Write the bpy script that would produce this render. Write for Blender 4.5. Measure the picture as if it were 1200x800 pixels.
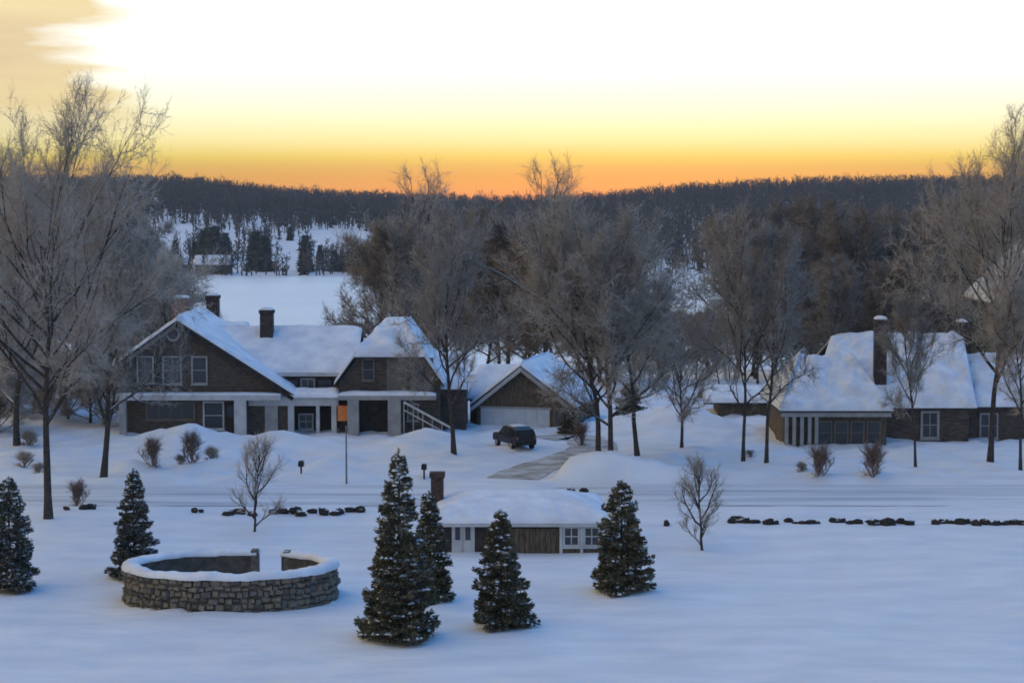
import bpy, math, random
import numpy as np
from mathutils import Vector, Matrix, Euler, noise as mnoise

R = math.radians
sc = bpy.context.scene
for o in list(bpy.data.objects):
    bpy.data.objects.remove(o)

# ------------------------------------------------------------------ camera, sky, sun, exposure
CAM_H, FPX, HORIZON = 17.0, 2400.0, 228.0          # metres; focal length and horizon row in 1200x800 photo pixels
PITCH = math.atan((400.0 - HORIZON) / FPX)
cam_d = bpy.data.cameras.new('camera')
cam = bpy.data.objects.new('camera', cam_d)
sc.collection.objects.link(cam)
cam_d.sensor_width = 36.0
cam_d.lens = 36.0 * FPX / 1200.0
cam_d.clip_start = 0.5
cam_d.clip_end = 20000.0
cam.location = (0, 0, CAM_H)
cam.rotation_euler = (math.pi / 2 - PITCH, 0, 0)
sc.camera = cam

SUN_EL, SUN_AZ = 1.0, 4.0                           # just above the far ridge, ahead of the camera
world = bpy.data.worlds.new('World')
sc.world = world
world.use_nodes = True
nt = world.node_tree
nt.nodes.clear()


def N(tree, kind, **kw):
    n = tree.nodes.new(kind)
    for k, v in kw.items():
        setattr(n, k, v)
    return n


def ramp(tree, stops, interp='LINEAR'):
    n = tree.nodes.new('ShaderNodeValToRGB')
    el = n.color_ramp.elements
    n.color_ramp.interpolation = interp
    while len(el) < len(stops):
        el.new(0.5)
    for e, (p, c) in zip(el, stops):
        e.position = p
        e.color = (*c, 1)
    return n


def math_node(tree, op, a=None, b=None, clamp=False):
    n = tree.nodes.new('ShaderNodeMath')
    n.operation = op
    n.use_clamp = clamp
    for i, v in enumerate((a, b)):
        if v is None:
            continue
        if isinstance(v, (int, float)):
            n.inputs[i].default_value = v
        else:
            tree.links.new(v, n.inputs[i])
    return n.outputs[0]


def mix_col(tree, fac, a, b, mode='MIX'):
    n = tree.nodes.new('ShaderNodeMix')
    n.data_type = 'RGBA'
    n.blend_type = mode
    for i, v in ((0, fac), (6, a), (7, b)):
        if isinstance(v, (int, float)):
            n.inputs[i].default_value = v
        elif isinstance(v, tuple):
            n.inputs[i].default_value = (*v, 1)
        else:
            tree.links.new(v, n.inputs[i])
    return n.outputs[2]


def build_sky():
    sky = N(nt, 'ShaderNodeTexSky', sky_type='NISHITA', sun_disc=False)
    sky.sun_elevation = R(SUN_EL)
    sky.sun_rotation = R(SUN_AZ)
    sky.air_density, sky.dust_density, sky.ozone_density = 1.0, 0.3, 3.0
    tc = N(nt, 'ShaderNodeTexCoord')
    sep = N(nt, 'ShaderNodeSeparateXYZ')
    nt.links.new(tc.outputs['Generated'], sep.inputs[0])
    z = math_node(nt, 'MAXIMUM', sep.outputs[2], 0.0)
    # elevation gradient of the twilight air: the square root of sin(elevation) spreads the band near the horizon
    t = math_node(nt, 'SQRT', z)
    s = lambda deg: math.sqrt(math.sin(R(deg)))
    fwd = ramp(nt, [(0.0, (0.46, 0.20, 0.05)), (s(0.5), (0.48, 0.28, 0.03)), (s(0.8), (0.52, 0.38, 0.05)), (s(1.05), (0.58, 0.52, 0.09)),
                    (s(1.5), (0.70, 0.70, 0.33)), (s(2.3), (0.78, 0.83, 0.62)), (s(3.4), (0.88, 0.92, 0.86)),
                    (s(6.0), (1.0, 1.03, 1.03)), (s(12), (0.50, 0.76, 1.04)),
                    (s(25), (0.165, 0.45, 0.93)), (s(45), (0.066, 0.295, 0.735)), (1.0, (0.038, 0.215, 0.62))])
    back = ramp(nt, [(0.0, (0.22, 0.29, 0.43)), (s(6), (0.30, 0.38, 0.52)), (s(15), (0.24, 0.41, 0.66)),
                     (s(40), (0.088, 0.305, 0.735)), (1.0, (0.038, 0.215, 0.62))])
    nt.links.new(t, fwd.inputs[0])
    nt.links.new(t, back.inputs[0])
    az = math_node(nt, 'MULTIPLY_ADD', sep.outputs[1], 0.7)
    az.node.inputs[2].default_value = 0.42
    az.node.use_clamp = True
    grad = mix_col(nt, az, back.outputs[0], fwd.outputs[0])
    sk = mix_col(nt, 1.0, sky.outputs[0], (0.055, 0.055, 0.055), 'MULTIPLY')
    tot = mix_col(nt, 1.0, sk, grad, 'ADD')
    # a sheet of thin dull cloud over the western part of the sky (left of the picture and beyond)
    mp = N(nt, 'ShaderNodeMapping')
    mp.inputs['Scale'].default_value = (5.0, 5.0, 38.0)
    nt.links.new(tc.outputs['Generated'], mp.inputs[0])
    nz = N(nt, 'ShaderNodeTexNoise')
    nz.inputs['Scale'].default_value = 1.0
    nz.inputs['Detail'].default_value = 5.0
    nz.inputs['Roughness'].default_value = 0.55
    nt.links.new(mp.outputs[0], nz.inputs[0])
    west = math_node(nt, 'MULTIPLY_ADD', sep.outputs[0], -15.0)
    west.node.inputs[2].default_value = -2.75
    west2 = math_node(nt, 'MINIMUM', west, 1.1)
    nn = math_node(nt, 'MULTIPLY_ADD', nz.outputs[0], 2.6)
    nn.node.inputs[2].default_value = -1.3
    m = math_node(nt, 'ADD', west2, nn)
    m = math_node(nt, 'MULTIPLY', m, 3.0, clamp=True)
    low = math_node(nt, 'MULTIPLY_ADD', z, 40.0)
    low.node.inputs[2].default_value = -0.7
    low.node.use_clamp = True
    m = math_node(nt, 'MULTIPLY', m, low)
    m = math_node(nt, 'MULTIPLY', m, 0.9)
    cl = ramp(nt, [(0.3, (0.66, 0.48, 0.25)), (0.55, (0.78, 0.61, 0.29)), (0.75, (0.86, 0.72, 0.38))])
    nt.links.new(nz.outputs[0], cl.inputs[0])
    tot = mix_col(nt, m, tot, cl.outputs[0])
    bg = N(nt, 'ShaderNodeBackground')
    bg.inputs[1].default_value = 1.0
    nt.links.new(tot, bg.inputs[0])
    out = N(nt, 'ShaderNodeOutputWorld')
    nt.links.new(bg.outputs[0], out.inputs[0])


build_sky()
sun_d = bpy.data.lights.new('sun', 'SUN')
sun_d.energy = 0.25
sun_d.angle = R(4.0)
sun_d.color = (1.0, 0.72, 0.45)
sun = bpy.data.objects.new('sun', sun_d)
sc.collection.objects.link(sun)
d = Vector((math.sin(R(SUN_AZ)) * math.cos(R(SUN_EL)), math.cos(R(SUN_AZ)) * math.cos(R(SUN_EL)), math.sin(R(SUN_EL))))
sun.rotation_euler = d.to_track_quat('Z', 'Y').to_euler()
sun.location = (0, 300, 60)

vs = sc.view_settings
vs.view_transform = 'Standard'
vs.look = 'None'
vs.exposure = 0.25
vs.gamma = 1.0
vs.use_curve_mapping = False
sc.cycles.max_bounces = 6
sc.cycles.diffuse_bounces = 3
sc.cycles.transparent_max_bounces = 8
sc.cycles.filter_width = 1.7

# ------------------------------------------------------------------ helpers
rng = np.random.default_rng(7)
random.seed(7)
CP, SP = math.cos(PITCH), math.sin(PITCH)


def ray(px, py):
    """direction (x, y, z) of a photo pixel, with y = 1"""
    u, v = (px - 600.0) / FPX, (400.0 - py) / FPX
    y, z = CP + v * SP, -SP + v * CP
    return u / y, 1.0, z / y


def on_ground(px, py, z=0.0):
    a, _, c = ray(px, py)
    Y = (z - CAM_H) / c
    return Vector((a * Y, Y, z))


def at(px, py, Y):
    """X, Z of a pixel on the plane at distance Y"""
    a, _, c = ray(px, py)
    return a * Y, CAM_H + c * Y


def link(o):
    sc.collection.objects.link(o)
    return o


def empty(name, loc=(0, 0, 0), rz=0.0):
    o = bpy.data.objects.new(name, None)
    o.empty_display_size = 0.5
    o.location = loc
    o.rotation_euler = (0, 0, rz)
    return link(o)


def tag(o, label=None, cat=None, group=None, kind=None):
    for k, v in (('label', label), ('category', cat), ('group', group), ('kind', kind)):
        if v:
            o[k] = v
    return o


def fast_mesh(name, v, f, smooth=False):
    """triangle mesh from numpy arrays"""
    v = np.asarray(v, dtype=np.float32)
    f = np.asarray(f, dtype=np.int32)
    m = bpy.data.meshes.new(name)
    m.vertices.add(len(v))
    m.vertices.foreach_set('co', v.ravel())
    k = f.shape[1]
    m.loops.add(len(f) * k)
    m.loops.foreach_set('vertex_index', f.ravel())
    m.polygons.add(len(f))
    m.polygons.foreach_set('loop_start', np.arange(0, len(f) * k, k, dtype=np.int32))
    m.polygons.foreach_set('loop_total', np.full(len(f), k, dtype=np.int32))
    if smooth:
        m.polygons.foreach_set('use_smooth', np.ones(len(f), dtype=bool))
    m.update(calc_edges=True)
    m.validate()
    return m


def mesh_obj(name, mesh, mat=None, parent=None, loc=None):
    o = bpy.data.objects.new(name, mesh)
    if mat and not mesh.materials:
        mesh.materials.append(mat)
    if parent:
        o.parent = parent
    if loc is not None:
        o.location = loc
    return link(o)


class MB:
    def __init__(s):
        s.v, s.f = [], []

    def add(s, vs_, fs):
        b = len(s.v)
        s.v += [tuple(p) for p in vs_]
        s.f += [tuple(i + b for i in f) for f in fs]
        return s

    def box(s, x0, x1, y0, y1, z0, z1):
        return s.add([(x0, y0, z0), (x1, y0, z0), (x1, y1, z0), (x0, y1, z0), (x0, y0, z1), (x1, y0, z1), (x1, y1, z1), (x0, y1, z1)],
                     [(0, 3, 2, 1), (4, 5, 6, 7), (0, 1, 5, 4), (1, 2, 6, 5), (2, 3, 7, 6), (3, 0, 4, 7)])

    def prism(s, poly, y0, y1):
        """polygon in x, z (counter-clockwise seen from the front, -y) extruded along y"""
        n = len(poly)
        s.add([(x, y0, z) for x, z in poly] + [(x, y1, z) for x, z in poly],
              [tuple(range(n)), tuple(range(2 * n - 1, n - 1, -1))] +
              [(i, i + n, (i + 1) % n + n, (i + 1) % n) for i in range(n)])
        return s

    def prism_x(s, poly, x0, x1):
        """polygon in y, z extruded along x"""
        n = len(poly)
        return s.add([(x0, y, z) for y, z in poly] + [(x1, y, z) for y, z in poly],
                     [tuple(range(n - 1, -1, -1)), tuple(range(n, 2 * n))] +
                     [(i, (i + 1) % n, (i + 1) % n + n, i + n) for i in range(n)])

    def slab(s, c, t):
        """quad c (4 points) thickened by t upwards"""
        top = [(p[0], p[1], p[2] + t) for p in c]
        return s.add(list(c) + top, [(0, 3, 2, 1), (4, 5, 6, 7), (0, 1, 5, 4), (1, 2, 6, 5), (2, 3, 7, 6), (3, 0, 4, 7)])

    def bar(s, a, b, r, n=6, r2=None):
        a, b = Vector(a), Vector(b)
        dd = (b - a).normalized()
        u = dd.orthogonal().normalized()
        w = dd.cross(u)
        r2 = r if r2 is None else r2
        ring = lambda p, q: [p + (u * math.cos(k * 2 * math.pi / n) + w * math.sin(k * 2 * math.pi / n)) * q for k in range(n)]
        return s.add(ring(a, r) + ring(b, r2), [tuple(range(n - 1, -1, -1)), tuple(range(n, 2 * n))] +
                     [(i, (i + 1) % n, (i + 1) % n + n, i + n) for i in range(n)])

    def build(s, name, mat, parent=None, smooth=False, bevel=0.0):
        m = bpy.data.meshes.new(name)
        m.from_pydata(s.v, [], s.f)
        m.materials.append(mat)
        if smooth:
            for p in m.polygons:
                p.use_smooth = True
        o = bpy.data.objects.new(name, m)
        if parent:
            o.parent = parent
        link(o)
        if bevel:
            b = o.modifiers.new('bevel', 'BEVEL')
            b.width = bevel
            b.segments = 2
            b.limit_method = 'ANGLE'
        return o


def fnoise(x, y, s=1.0, z=0.0):
    return mnoise.noise(Vector((x * s, y * s, z)))


def sstep(a, b, x):
    t = np.clip((np.asarray(x, dtype=float) - a) / (b - a), 0, 1)
    return t * t * (3 - 2 * t)


# ------------------------------------------------------------------ materials
def material(name, base, rough=0.8, spec=0.3):
    m = bpy.data.materials.new(name)
    m.use_nodes = True
    b = m.node_tree.nodes['Principled BSDF']
    b.inputs['Base Color'].default_value = (*base, 1)
    b.inputs['Roughness'].default_value = rough
    b.inputs['Specular IOR Level'].default_value = spec
    return m, m.node_tree, b


def noise_mat(name, c1, c2, scale, rough=0.8, bump=0.0, bump_scale=None, stretch=(1, 1, 1), spec=0.3, coord='Object', lo=0.35, hi=0.65, dist=0.05):
    m, t, b = material(name, c1, rough, spec)
    tc = N(t, 'ShaderNodeTexCoord')
    mp = N(t, 'ShaderNodeMapping')
    mp.inputs['Scale'].default_value = stretch
    t.links.new(tc.outputs[coord], mp.inputs[0])
    nz = N(t, 'ShaderNodeTexNoise')
    nz.inputs['Scale'].default_value = scale
    nz.inputs['Detail'].default_value = 6
    t.links.new(mp.outputs[0], nz.inputs[0])
    rp = ramp(t, [(lo, c1), (hi, c2)])
    t.links.new(nz.outputs[0], rp.inputs[0])
    t.links.new(rp.outputs[0], b.inputs['Base Color'])
    if bump:
        n2 = N(t, 'ShaderNodeTexNoise')
        n2.inputs['Scale'].default_value = bump_scale or scale
        n2.inputs['Detail'].default_value = 5
        t.links.new(mp.outputs[0], n2.inputs[0])
        bp = N(t, 'ShaderNodeBump')
        bp.inputs['Strength'].default_value = bump
        bp.inputs['Distance'].default_value = dist
        t.links.new(n2.outputs[0], bp.inputs['Height'])
        t.links.new(bp.outputs[0], b.inputs['Normal'])
    return m


def frosted(name, bark1, bark2, snow, amount_lo, amount_hi, nscale=3.0, vary=0.0, trans=0.0):
    """bark or foliage with snow lying on the faces that point up"""
    m, t, b = material(name, bark1, 0.9, 0.1)
    tc = N(t, 'ShaderNodeTexCoord')
    nz = N(t, 'ShaderNodeTexNoise')
    nz.inputs['Scale'].default_value = nscale
    nz.inputs['Detail'].default_value = 3
    t.links.new(tc.outputs['Object'], nz.inputs[0])
    rp = ramp(t, [(0.35, bark1), (0.65, bark2)])
    t.links.new(nz.outputs[0], rp.inputs[0])
    g = N(t, 'ShaderNodeNewGeometry')
    sp = N(t, 'ShaderNodeSeparateXYZ')
    t.links.new(g.outputs['True Normal'], sp.inputs[0])
    n2 = N(t, 'ShaderNodeTexNoise')
    n2.inputs['Scale'].default_value = nscale * 0.35
    t.links.new(tc.outputs['Object'], n2.inputs[0])
    a = math_node(t, 'MULTIPLY_ADD', n2.outputs[0], 0.8)
    a.node.inputs[2].default_value = -0.4
    a = math_node(t, 'ADD', a, sp.outputs[2])
    mr = N(t, 'ShaderNodeMapRange')
    mr.inputs[1].default_value = amount_lo
    mr.inputs[2].default_value = amount_hi
    t.links.new(a, mr.inputs[0])
    basec = rp.outputs[0]
    if vary:
        oi = N(t, 'ShaderNodeObjectInfo')
        vr = ramp(t, [(0.0, (1 - vary, 1 - vary, 1 - vary)), (0.5, (1, 0.97, 0.93)), (1.0, (1 + vary, 1 + vary * .8, 1 + vary * .6))])
        t.links.new(oi.outputs['Random'], vr.inputs[0])
        basec = mix_col(t, 1.0, basec, vr.outputs[0], 'MULTIPLY')
    col = mix_col(t, mr.outputs[0], basec, snow)
    if trans:
        tb = N(t, 'ShaderNodeBsdfTranslucent')
        t.links.new(col, tb.inputs[0])
        ms = N(t, 'ShaderNodeMixShader')
        ms.inputs[0].default_value = trans
        t.links.new(b.outputs[0], ms.inputs[1])
        t.links.new(tb.outputs[0], ms.inputs[2])
        t.links.new(ms.outputs[0], t.nodes['Material Output'].inputs['Surface'])
    t.links.new(col, b.inputs['Base Color'])
    return m


M = {}
SNOW = (0.80, 0.82, 0.86)
M['snow'] = noise_mat('snow', (0.70, 0.73, 0.79), (0.86, 0.87, 0.90), 0.45, 0.75, bump=0.6, bump_scale=0.9, dist=0.3, lo=.3, hi=.7, stretch=(.6, 1.3, 1))
M['roof_snow'] = noise_mat('roof_snow', (0.68, 0.71, 0.78), (0.88, 0.89, 0.92), 0.8, 0.75, bump=0.7, bump_scale=2.0, dist=0.2)
M['lake'] = noise_mat('lake_snow', (0.78, 0.79, 0.80), (0.88, 0.88, 0.87), 0.02, 0.42, spec=0.8, bump=0.1, bump_scale=0.2)
M['road'] = noise_mat('packed_snow', (0.46, 0.49, 0.54), (0.78, 0.80, 0.84), 0.7, 0.7, bump=0.6, bump_scale=1.6, stretch=(0.1, 1.2, 1), dist=.15, lo=.3, hi=.62)
M['drive'] = noise_mat('sanded_drive', (0.30, 0.26, 0.225), (0.64, 0.63, 0.63), 0.7, 0.85, bump=0.4, bump_scale=3.0)
M['twig'] = frosted('frosted_twig', (0.40, 0.345, 0.29), (0.62, 0.56, 0.49), (0.86, 0.83, 0.80), 0.1, 0.65, vary=.3, trans=.45)
M['twig_dark'] = frosted('dark_twig', (0.17, 0.14, 0.115), (0.30, 0.25, 0.205), (0.62, 0.60, 0.58), 0.35, 0.95, vary=.35, trans=.2)
M['twig_brown'] = frosted('brown_twig', (0.23, 0.185, 0.145), (0.38, 0.315, 0.255), (0.72, 0.69, 0.66), 0.25, 0.85, vary=.35, trans=.35)
M['twig_red'] = frosted('reddish_twig', (0.17, 0.11, 0.085), (0.25, 0.17, 0.14), (0.6, 0.58, 0.58), 0.4, 1.0)
M['bark'] = frosted('bark', (0.035, 0.03, 0.026), (0.08, 0.068, 0.058), (0.6, 0.6, 0.62), 0.45, 0.85, 5.0)
M['fir'] = frosted('fir_needles', (0.05, 0.056, 0.032), (0.155, 0.135, 0.08), (0.5, 0.5, 0.5), 0.72, 1.12, 2.2, vary=.25)
M['fir_snow'] = frosted('snowy_fir_needles', (0.045, 0.05, 0.036), (0.12, 0.105, 0.078), (0.6, 0.6, 0.6), 0.55, 1.0, 3.0)
M['far_fir'] = frosted('far_fir', (0.03, 0.042, 0.04), (0.055, 0.066, 0.06), (0.4, 0.42, 0.46), 0.8, 1.2, 1.0)
M['far_wood'] = frosted('far_wood', (0.055, 0.05, 0.052), (0.10, 0.092, 0.09), (0.4, 0.42, 0.46), 0.7, 1.3, 0.05)
M['shingle'] = noise_mat('dark_shingle', (0.055, 0.043, 0.034), (0.115, 0.092, 0.072), 2.2, 0.9, bump=0.6, bump_scale=6, stretch=(1, 1, 4), dist=0.03)
M['shingle_light'] = noise_mat('weathered_shingle', (0.13, 0.11, 0.095), (0.20, 0.175, 0.15), 2.2, 0.9, bump=0.6, bump_scale=6, stretch=(1, 1, 4), dist=0.03)
M['brown_wall'] = noise_mat('brown_board_wall', (0.075, 0.055, 0.038), (0.155, 0.12, 0.085), 2.0, 0.9, bump=0.6, bump_scale=5, stretch=(4, 1, 1), dist=0.03)
M['green_wall'] = noise_mat('green_wall', (0.05, 0.065, 0.055), (0.08, 0.095, 0.08), 2.2, 0.9, bump=0.4, bump_scale=6, stretch=(1, 1, 4))
M['trim'] = noise_mat('white_trim', (0.42, 0.43, 0.44), (0.56, 0.56, 0.56), 1.5, 0.6)
M['trim_grey'] = noise_mat('grey_trim', (0.27, 0.27, 0.27), (0.38, 0.37, 0.36), 1.5, 0.7)
M['roof'] = noise_mat('dark_roof', (0.04, 0.04, 0.042), (0.075, 0.07, 0.07), 3.0, 0.9)
M['brick'] = noise_mat('chimney_brick', (0.035, 0.027, 0.025), (0.085, 0.058, 0.05), 5.0, 0.9, bump=0.5, bump_scale=9)
M['brick_red'] = noise_mat('red_chimney_brick', (0.16, 0.085, 0.065), (0.26, 0.15, 0.12), 5.0, 0.9, bump=0.5, bump_scale=9)
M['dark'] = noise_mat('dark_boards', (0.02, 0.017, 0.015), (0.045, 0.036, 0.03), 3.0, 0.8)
M['glass'] = material('window_glass', (0.03, 0.035, 0.04), 0.08, 0.6)[0]
M['orange'] = noise_mat('orange_finish', (0.62, 0.17, 0.05), (0.78, 0.27, 0.09), 2.5, 0.8)
M['door_blue'] = noise_mat('pale_garage_door', (0.50, 0.55, 0.60), (0.60, 0.65, 0.70), 1.5, 0.6)
M['car'] = material('dark_car_paint', (0.010, 0.010, 0.011), 0.4, 0.4)[0]
M['rubber'] = noise_mat('rubber', (0.012, 0.012, 0.012), (0.025, 0.025, 0.025), 6, 0.85)
M['metal'] = noise_mat('dull_metal', (0.22, 0.22, 0.23), (0.34, 0.34, 0.35), 6, 0.45)
M['lamp'] = material('car_lamp', (0.7, 0.7, 0.68), 0.15, 0.6)[0]
M['pole'] = noise_mat('grey_pole', (0.12, 0.12, 0.125), (0.2, 0.2, 0.2), 4, 0.6)
M['rock'] = frosted('field_stone', (0.018, 0.017, 0.017), (0.06, 0.055, 0.05), (0.7, 0.72, 0.76), 0.72, 0.9, 6.0)
for i, (a, b_) in enumerate([((0.14, 0.122, 0.095), (0.27, 0.24, 0.19)), ((0.11, 0.10, 0.088), (0.22, 0.20, 0.17)),
                             ((0.16, 0.13, 0.095), (0.29, 0.245, 0.18)), ((0.085, 0.078, 0.068), (0.18, 0.16, 0.14))]):
    M['stone%d' % i] = noise_mat('wall_stone_%d' % i, a, b_, 5.0, 0.9, bump=0.7, bump_scale=9, dist=0.04)
M['mortar'] = noise_mat('mortar', (0.06, 0.054, 0.046), (0.11, 0.10, 0.088), 4.0, 0.95)

# ------------------------------------------------------------------ terrain
SKYLINE = [(-800, 215), (-300, 208), (0, 204), (130, 203), (210, 203), (270, 209), (330, 217), (400, 221), (470, 224), (600, 228),
           (690, 225), (760, 218), (810, 212), (870, 209), (950, 205), (1080, 203), (1250, 203), (1600, 208), (2100, 216)]
SKX = np.array([p[0] for p in SKYLINE], float)
SKY_ = np.array([p[1] for p in SKYLINE], float)
RIDGE, TREE_H, LAKE_Z = 1300.0, 12.0, -10.0
SHORE = 672.0
ROAD0, ROAD1 = 112.6, 121.4
drive_px = [(575, 572), (596, 560), (625, 548), (662, 536), (690, 527), (694, 517), (668, 510), (630, 512)]
DRIVE = [on_ground(*p) for p in drive_px]
RING_C, RING_RX, RING_RY, RING_H = Vector((0, 0, 0)), 4.45, 3.15, 1.42
_a = on_ground(271, 719)
RING_C = Vector((ray(271, 690)[0] * (_a.y + RING_RY), _a.y + RING_RY, 0))

_mounds = []
_mr = random.Random(3)
for _k in range(30):                         # snowed-in shrubs and ploughed heaps before the left house
    _px = _mr.uniform(140, 420)
    _mounds.append((*on_ground(_px, _mr.uniform(520, 552)).xy, _mr.uniform(0.9, 2.0), _mr.uniform(0.12, 0.36)))
for _px, _py, _r, _h in [(185, 522, 3.6, .55), (235, 522, 3.4, .6), (352, 522, 2.2, .75), (300, 530, 2.8, 0.35), (500, 520, 2.5, 1.0), (480, 528, 3, 0.6),
                         (640, 560, 2.6, 0.7), (690, 562, 3.0, 0.7), (740, 560, 3.0, 0.8), (770, 545, 3.0, 0.6), (720, 562, 3.0, 0.5),
                         (815, 505, 4, 1.2), (770, 500, 4, 1.2), (905, 535, 2.0, 0.5), (935, 545, 2.0, 0.6), (1000, 548, 2.2, 0.6), (1060, 535, 3, .5)]:
    _mounds.append((*on_ground(_px, _py).xy, _r, _h))
for _k in range(34):                         # ploughed bank along the far side of the road
    _mounds.append((-32 + _k * 2.0 + _mr.uniform(-.5, .5), ROAD1 + 1.0 + _mr.uniform(-.2, .4), _mr.uniform(0.9, 1.6), _mr.uniform(0.1, 0.34)))


def height(x, y):
    x = np.asarray(x, float)
    y = np.asarray(y, float)
    x, y = np.broadcast_arrays(x, y)
    z = np.zeros(x.shape)
    # gentle roll of the lawn
    z += 0.10 * np.sin(x * 0.13 + 1.0) * np.sin(y * 0.11) + 0.05 * np.sin(x * 0.33 + y * 0.21) + 0.03 * np.sin(x * 0.7 - y * 0.5 + 2)
    near = 1 - sstep(165, 185, y)
    z *= near
    # road cut
    road = sstep(ROAD0 - 1.6, ROAD0, y) * (1 - sstep(ROAD1, ROAD1 + 1.6, y))
    z = z * (1 - road) - 0.25 * road
    # low ridge of snow over the old field wall
    wall = np.exp(-((y - 108.3) / 1.6) ** 2) * near
    z += 0.12 * wall
    for mx, my, mr_, mh in _mounds:
        dd = ((x - mx) / mr_) ** 2 + ((y - my) / (mr_ * 0.8)) ** 2
        z += np.where(dd < 6, mh * np.exp(-dd * 1.2), 0) * (1 - road)
    # drift banked against the round wall
    rq = np.hypot((x - RING_C.x) / RING_RX, (y - RING_C.y) / RING_RY)
    z += np.where(rq > 1, .22 * np.exp(-((rq - 1.0) / .16) ** 2) * (.55 + .45 * np.sin(np.arctan2(y - RING_C.y, x - RING_C.x) * 3 + 1)), 0)
    # driveway is ploughed flat
    pd = np.full(x.shape, 1e9)
    for a, b in zip(DRIVE[:-1], DRIVE[1:]):
        ab = b - a
        L2 = ab.x ** 2 + ab.y ** 2
        t = np.clip(((x - a.x) * ab.x + (y - a.y) * ab.y) / L2, 0, 1)
        pd = np.minimum(pd, np.hypot(x - a.x - t * ab.x, y - a.y - t * ab.y))
    z *= sstep(2.2, 3.6, pd)
    z = z + (-0.12 - z) * (1 - sstep(2.0, 3.0, pd)) * (y > ROAD1)
    # drop to the lake
    z += LAKE_Z * sstep(172, 330, y) - 1.5 * sstep(325, 345, y) + 1.5 * sstep(SHORE - 15, SHORE + 3, y)
    roll = sstep(185, 220, y) * (1 - sstep(300, 330, y))
    z += roll * (0.9 * np.sin(x * 0.045 + 0.7) * np.sin(y * 0.05))
    # far side: ridge heights come from the skyline
    d_ = np.hypot(x, y)
    px = 600 + FPX * x / np.maximum(y, 1.0)
    top = CAM_H + (HORIZON - np.interp(px, SKX, SKY_)) / FPX * RIDGE
    rise = top - TREE_H - LAKE_Z
    far = sstep(SHORE, RIDGE + 60, y) * (y > SHORE)
    z += far * rise
    # left: an open snow field slopes up from the shore
    fld = (1 - sstep(430, 620, px)) * (y > SHORE)
    z += fld * 7.0 * sstep(SHORE, 900, y) * (1 - sstep(900, 1300, y))
    z -= 20 * sstep(1700, 3000, y)
    return z


def hz(x, y):
    return float(height(x, y))


pts = []
P = [Vector((a.x, a.y, 0)) for a in DRIVE]
for i in range(len(P) - 1):
    for t in np.linspace(0, 1, 6, endpoint=False):
        p0, p1, p2, p3 = P[max(i - 1, 0)], P[i], P[i + 1], P[min(i + 2, len(P) - 1)]
        q = 0.5 * ((2 * p1) + (p2 - p0) * t + (2 * p0 - 5 * p1 + 4 * p2 - p3) * t * t + (3 * p1 - p0 - 3 * p2 + p3) * t ** 3)
        pts.append(q)


def build_ground():
    xs = list(np.arange(-45, 45.01, 0.5))
    s_, x = 0.5, 45.0
    while x < 2600:
        s_ *= 1.16
        x += s_
        xs.append(x)
        xs.insert(0, -x)
    ys = list(np.arange(-60, 60, 6.0)) + list(np.arange(60, 175, 0.5)) + list(np.arange(175, 345, 4)) + list(np.arange(345, 650, 25))
    ys += list(np.arange(650, 690, 4)) + list(np.arange(690, 1500, 22)) + list(np.arange(1500, 3001, 150))
    X, Y = np.meshgrid(np.array(xs), np.array(ys))
    Z = height(X, Y)
    # fine wind-worked unevenness on the near snow
    nearm = (Y > 60) & (Y < 175) & (np.abs(X) < 60)
    off = np.zeros_like(Z)
    for i, j in np.argwhere(nearm):
        x_, y_ = X[i, j], Y[i, j]
        if ROAD0 - .6 < y_ < ROAD1 + .6:
            continue
        if y_ > ROAD1:
            dmin = min(math.hypot(x_ - q.x, y_ - q.y) for q in pts) if -8 < x_ < 12 else 9
            k = min(max((dmin - 2.4) / 1.2, 0), 1)
            off[i, j] = k * (0.26 * fnoise(x_, y_, 0.45) + 0.15 * fnoise(x_, y_, 1.1, 4.0) + .25 * max(0, fnoise(x_, y_, .8, 9.0)))
        else:
            off[i, j] = 0.07 * fnoise(x_, y_, 0.35) + 0.03 * fnoise(x_, y_, 1.1, 4.0)
    Z = Z + off
    n, m = Z.shape
    v = np.stack([X, Y, Z], -1).reshape(-1, 3)
    idx = np.arange(n * m).reshape(n, m)
    f = np.stack([idx[:-1, :-1], idx[:-1, 1:], idx[1:, 1:], idx[1:, :-1]], -1).reshape(-1, 4)
    o = mesh_obj('snow_ground', fast_mesh('snow_ground', v, f, True), M['snow'])
    tag(o, 'snow covered ground sloping from the lawn to the lake and hills', kind='structure')


build_ground()


def strip(name, pts, mat, dz, label):
    v, f = [], []
    for i, (a, b) in enumerate(pts):
        v += [(a[0], a[1], a[2] + dz), (b[0], b[1], b[2] + dz)]
        if i:
            f.append((2 * i - 2, 2 * i - 1, 2 * i + 1, 2 * i))
    m = bpy.data.meshes.new(name)
    m.from_pydata(v, [], f)
    o = mesh_obj(name, m, mat)
    return tag(o, label, kind='structure')


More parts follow.
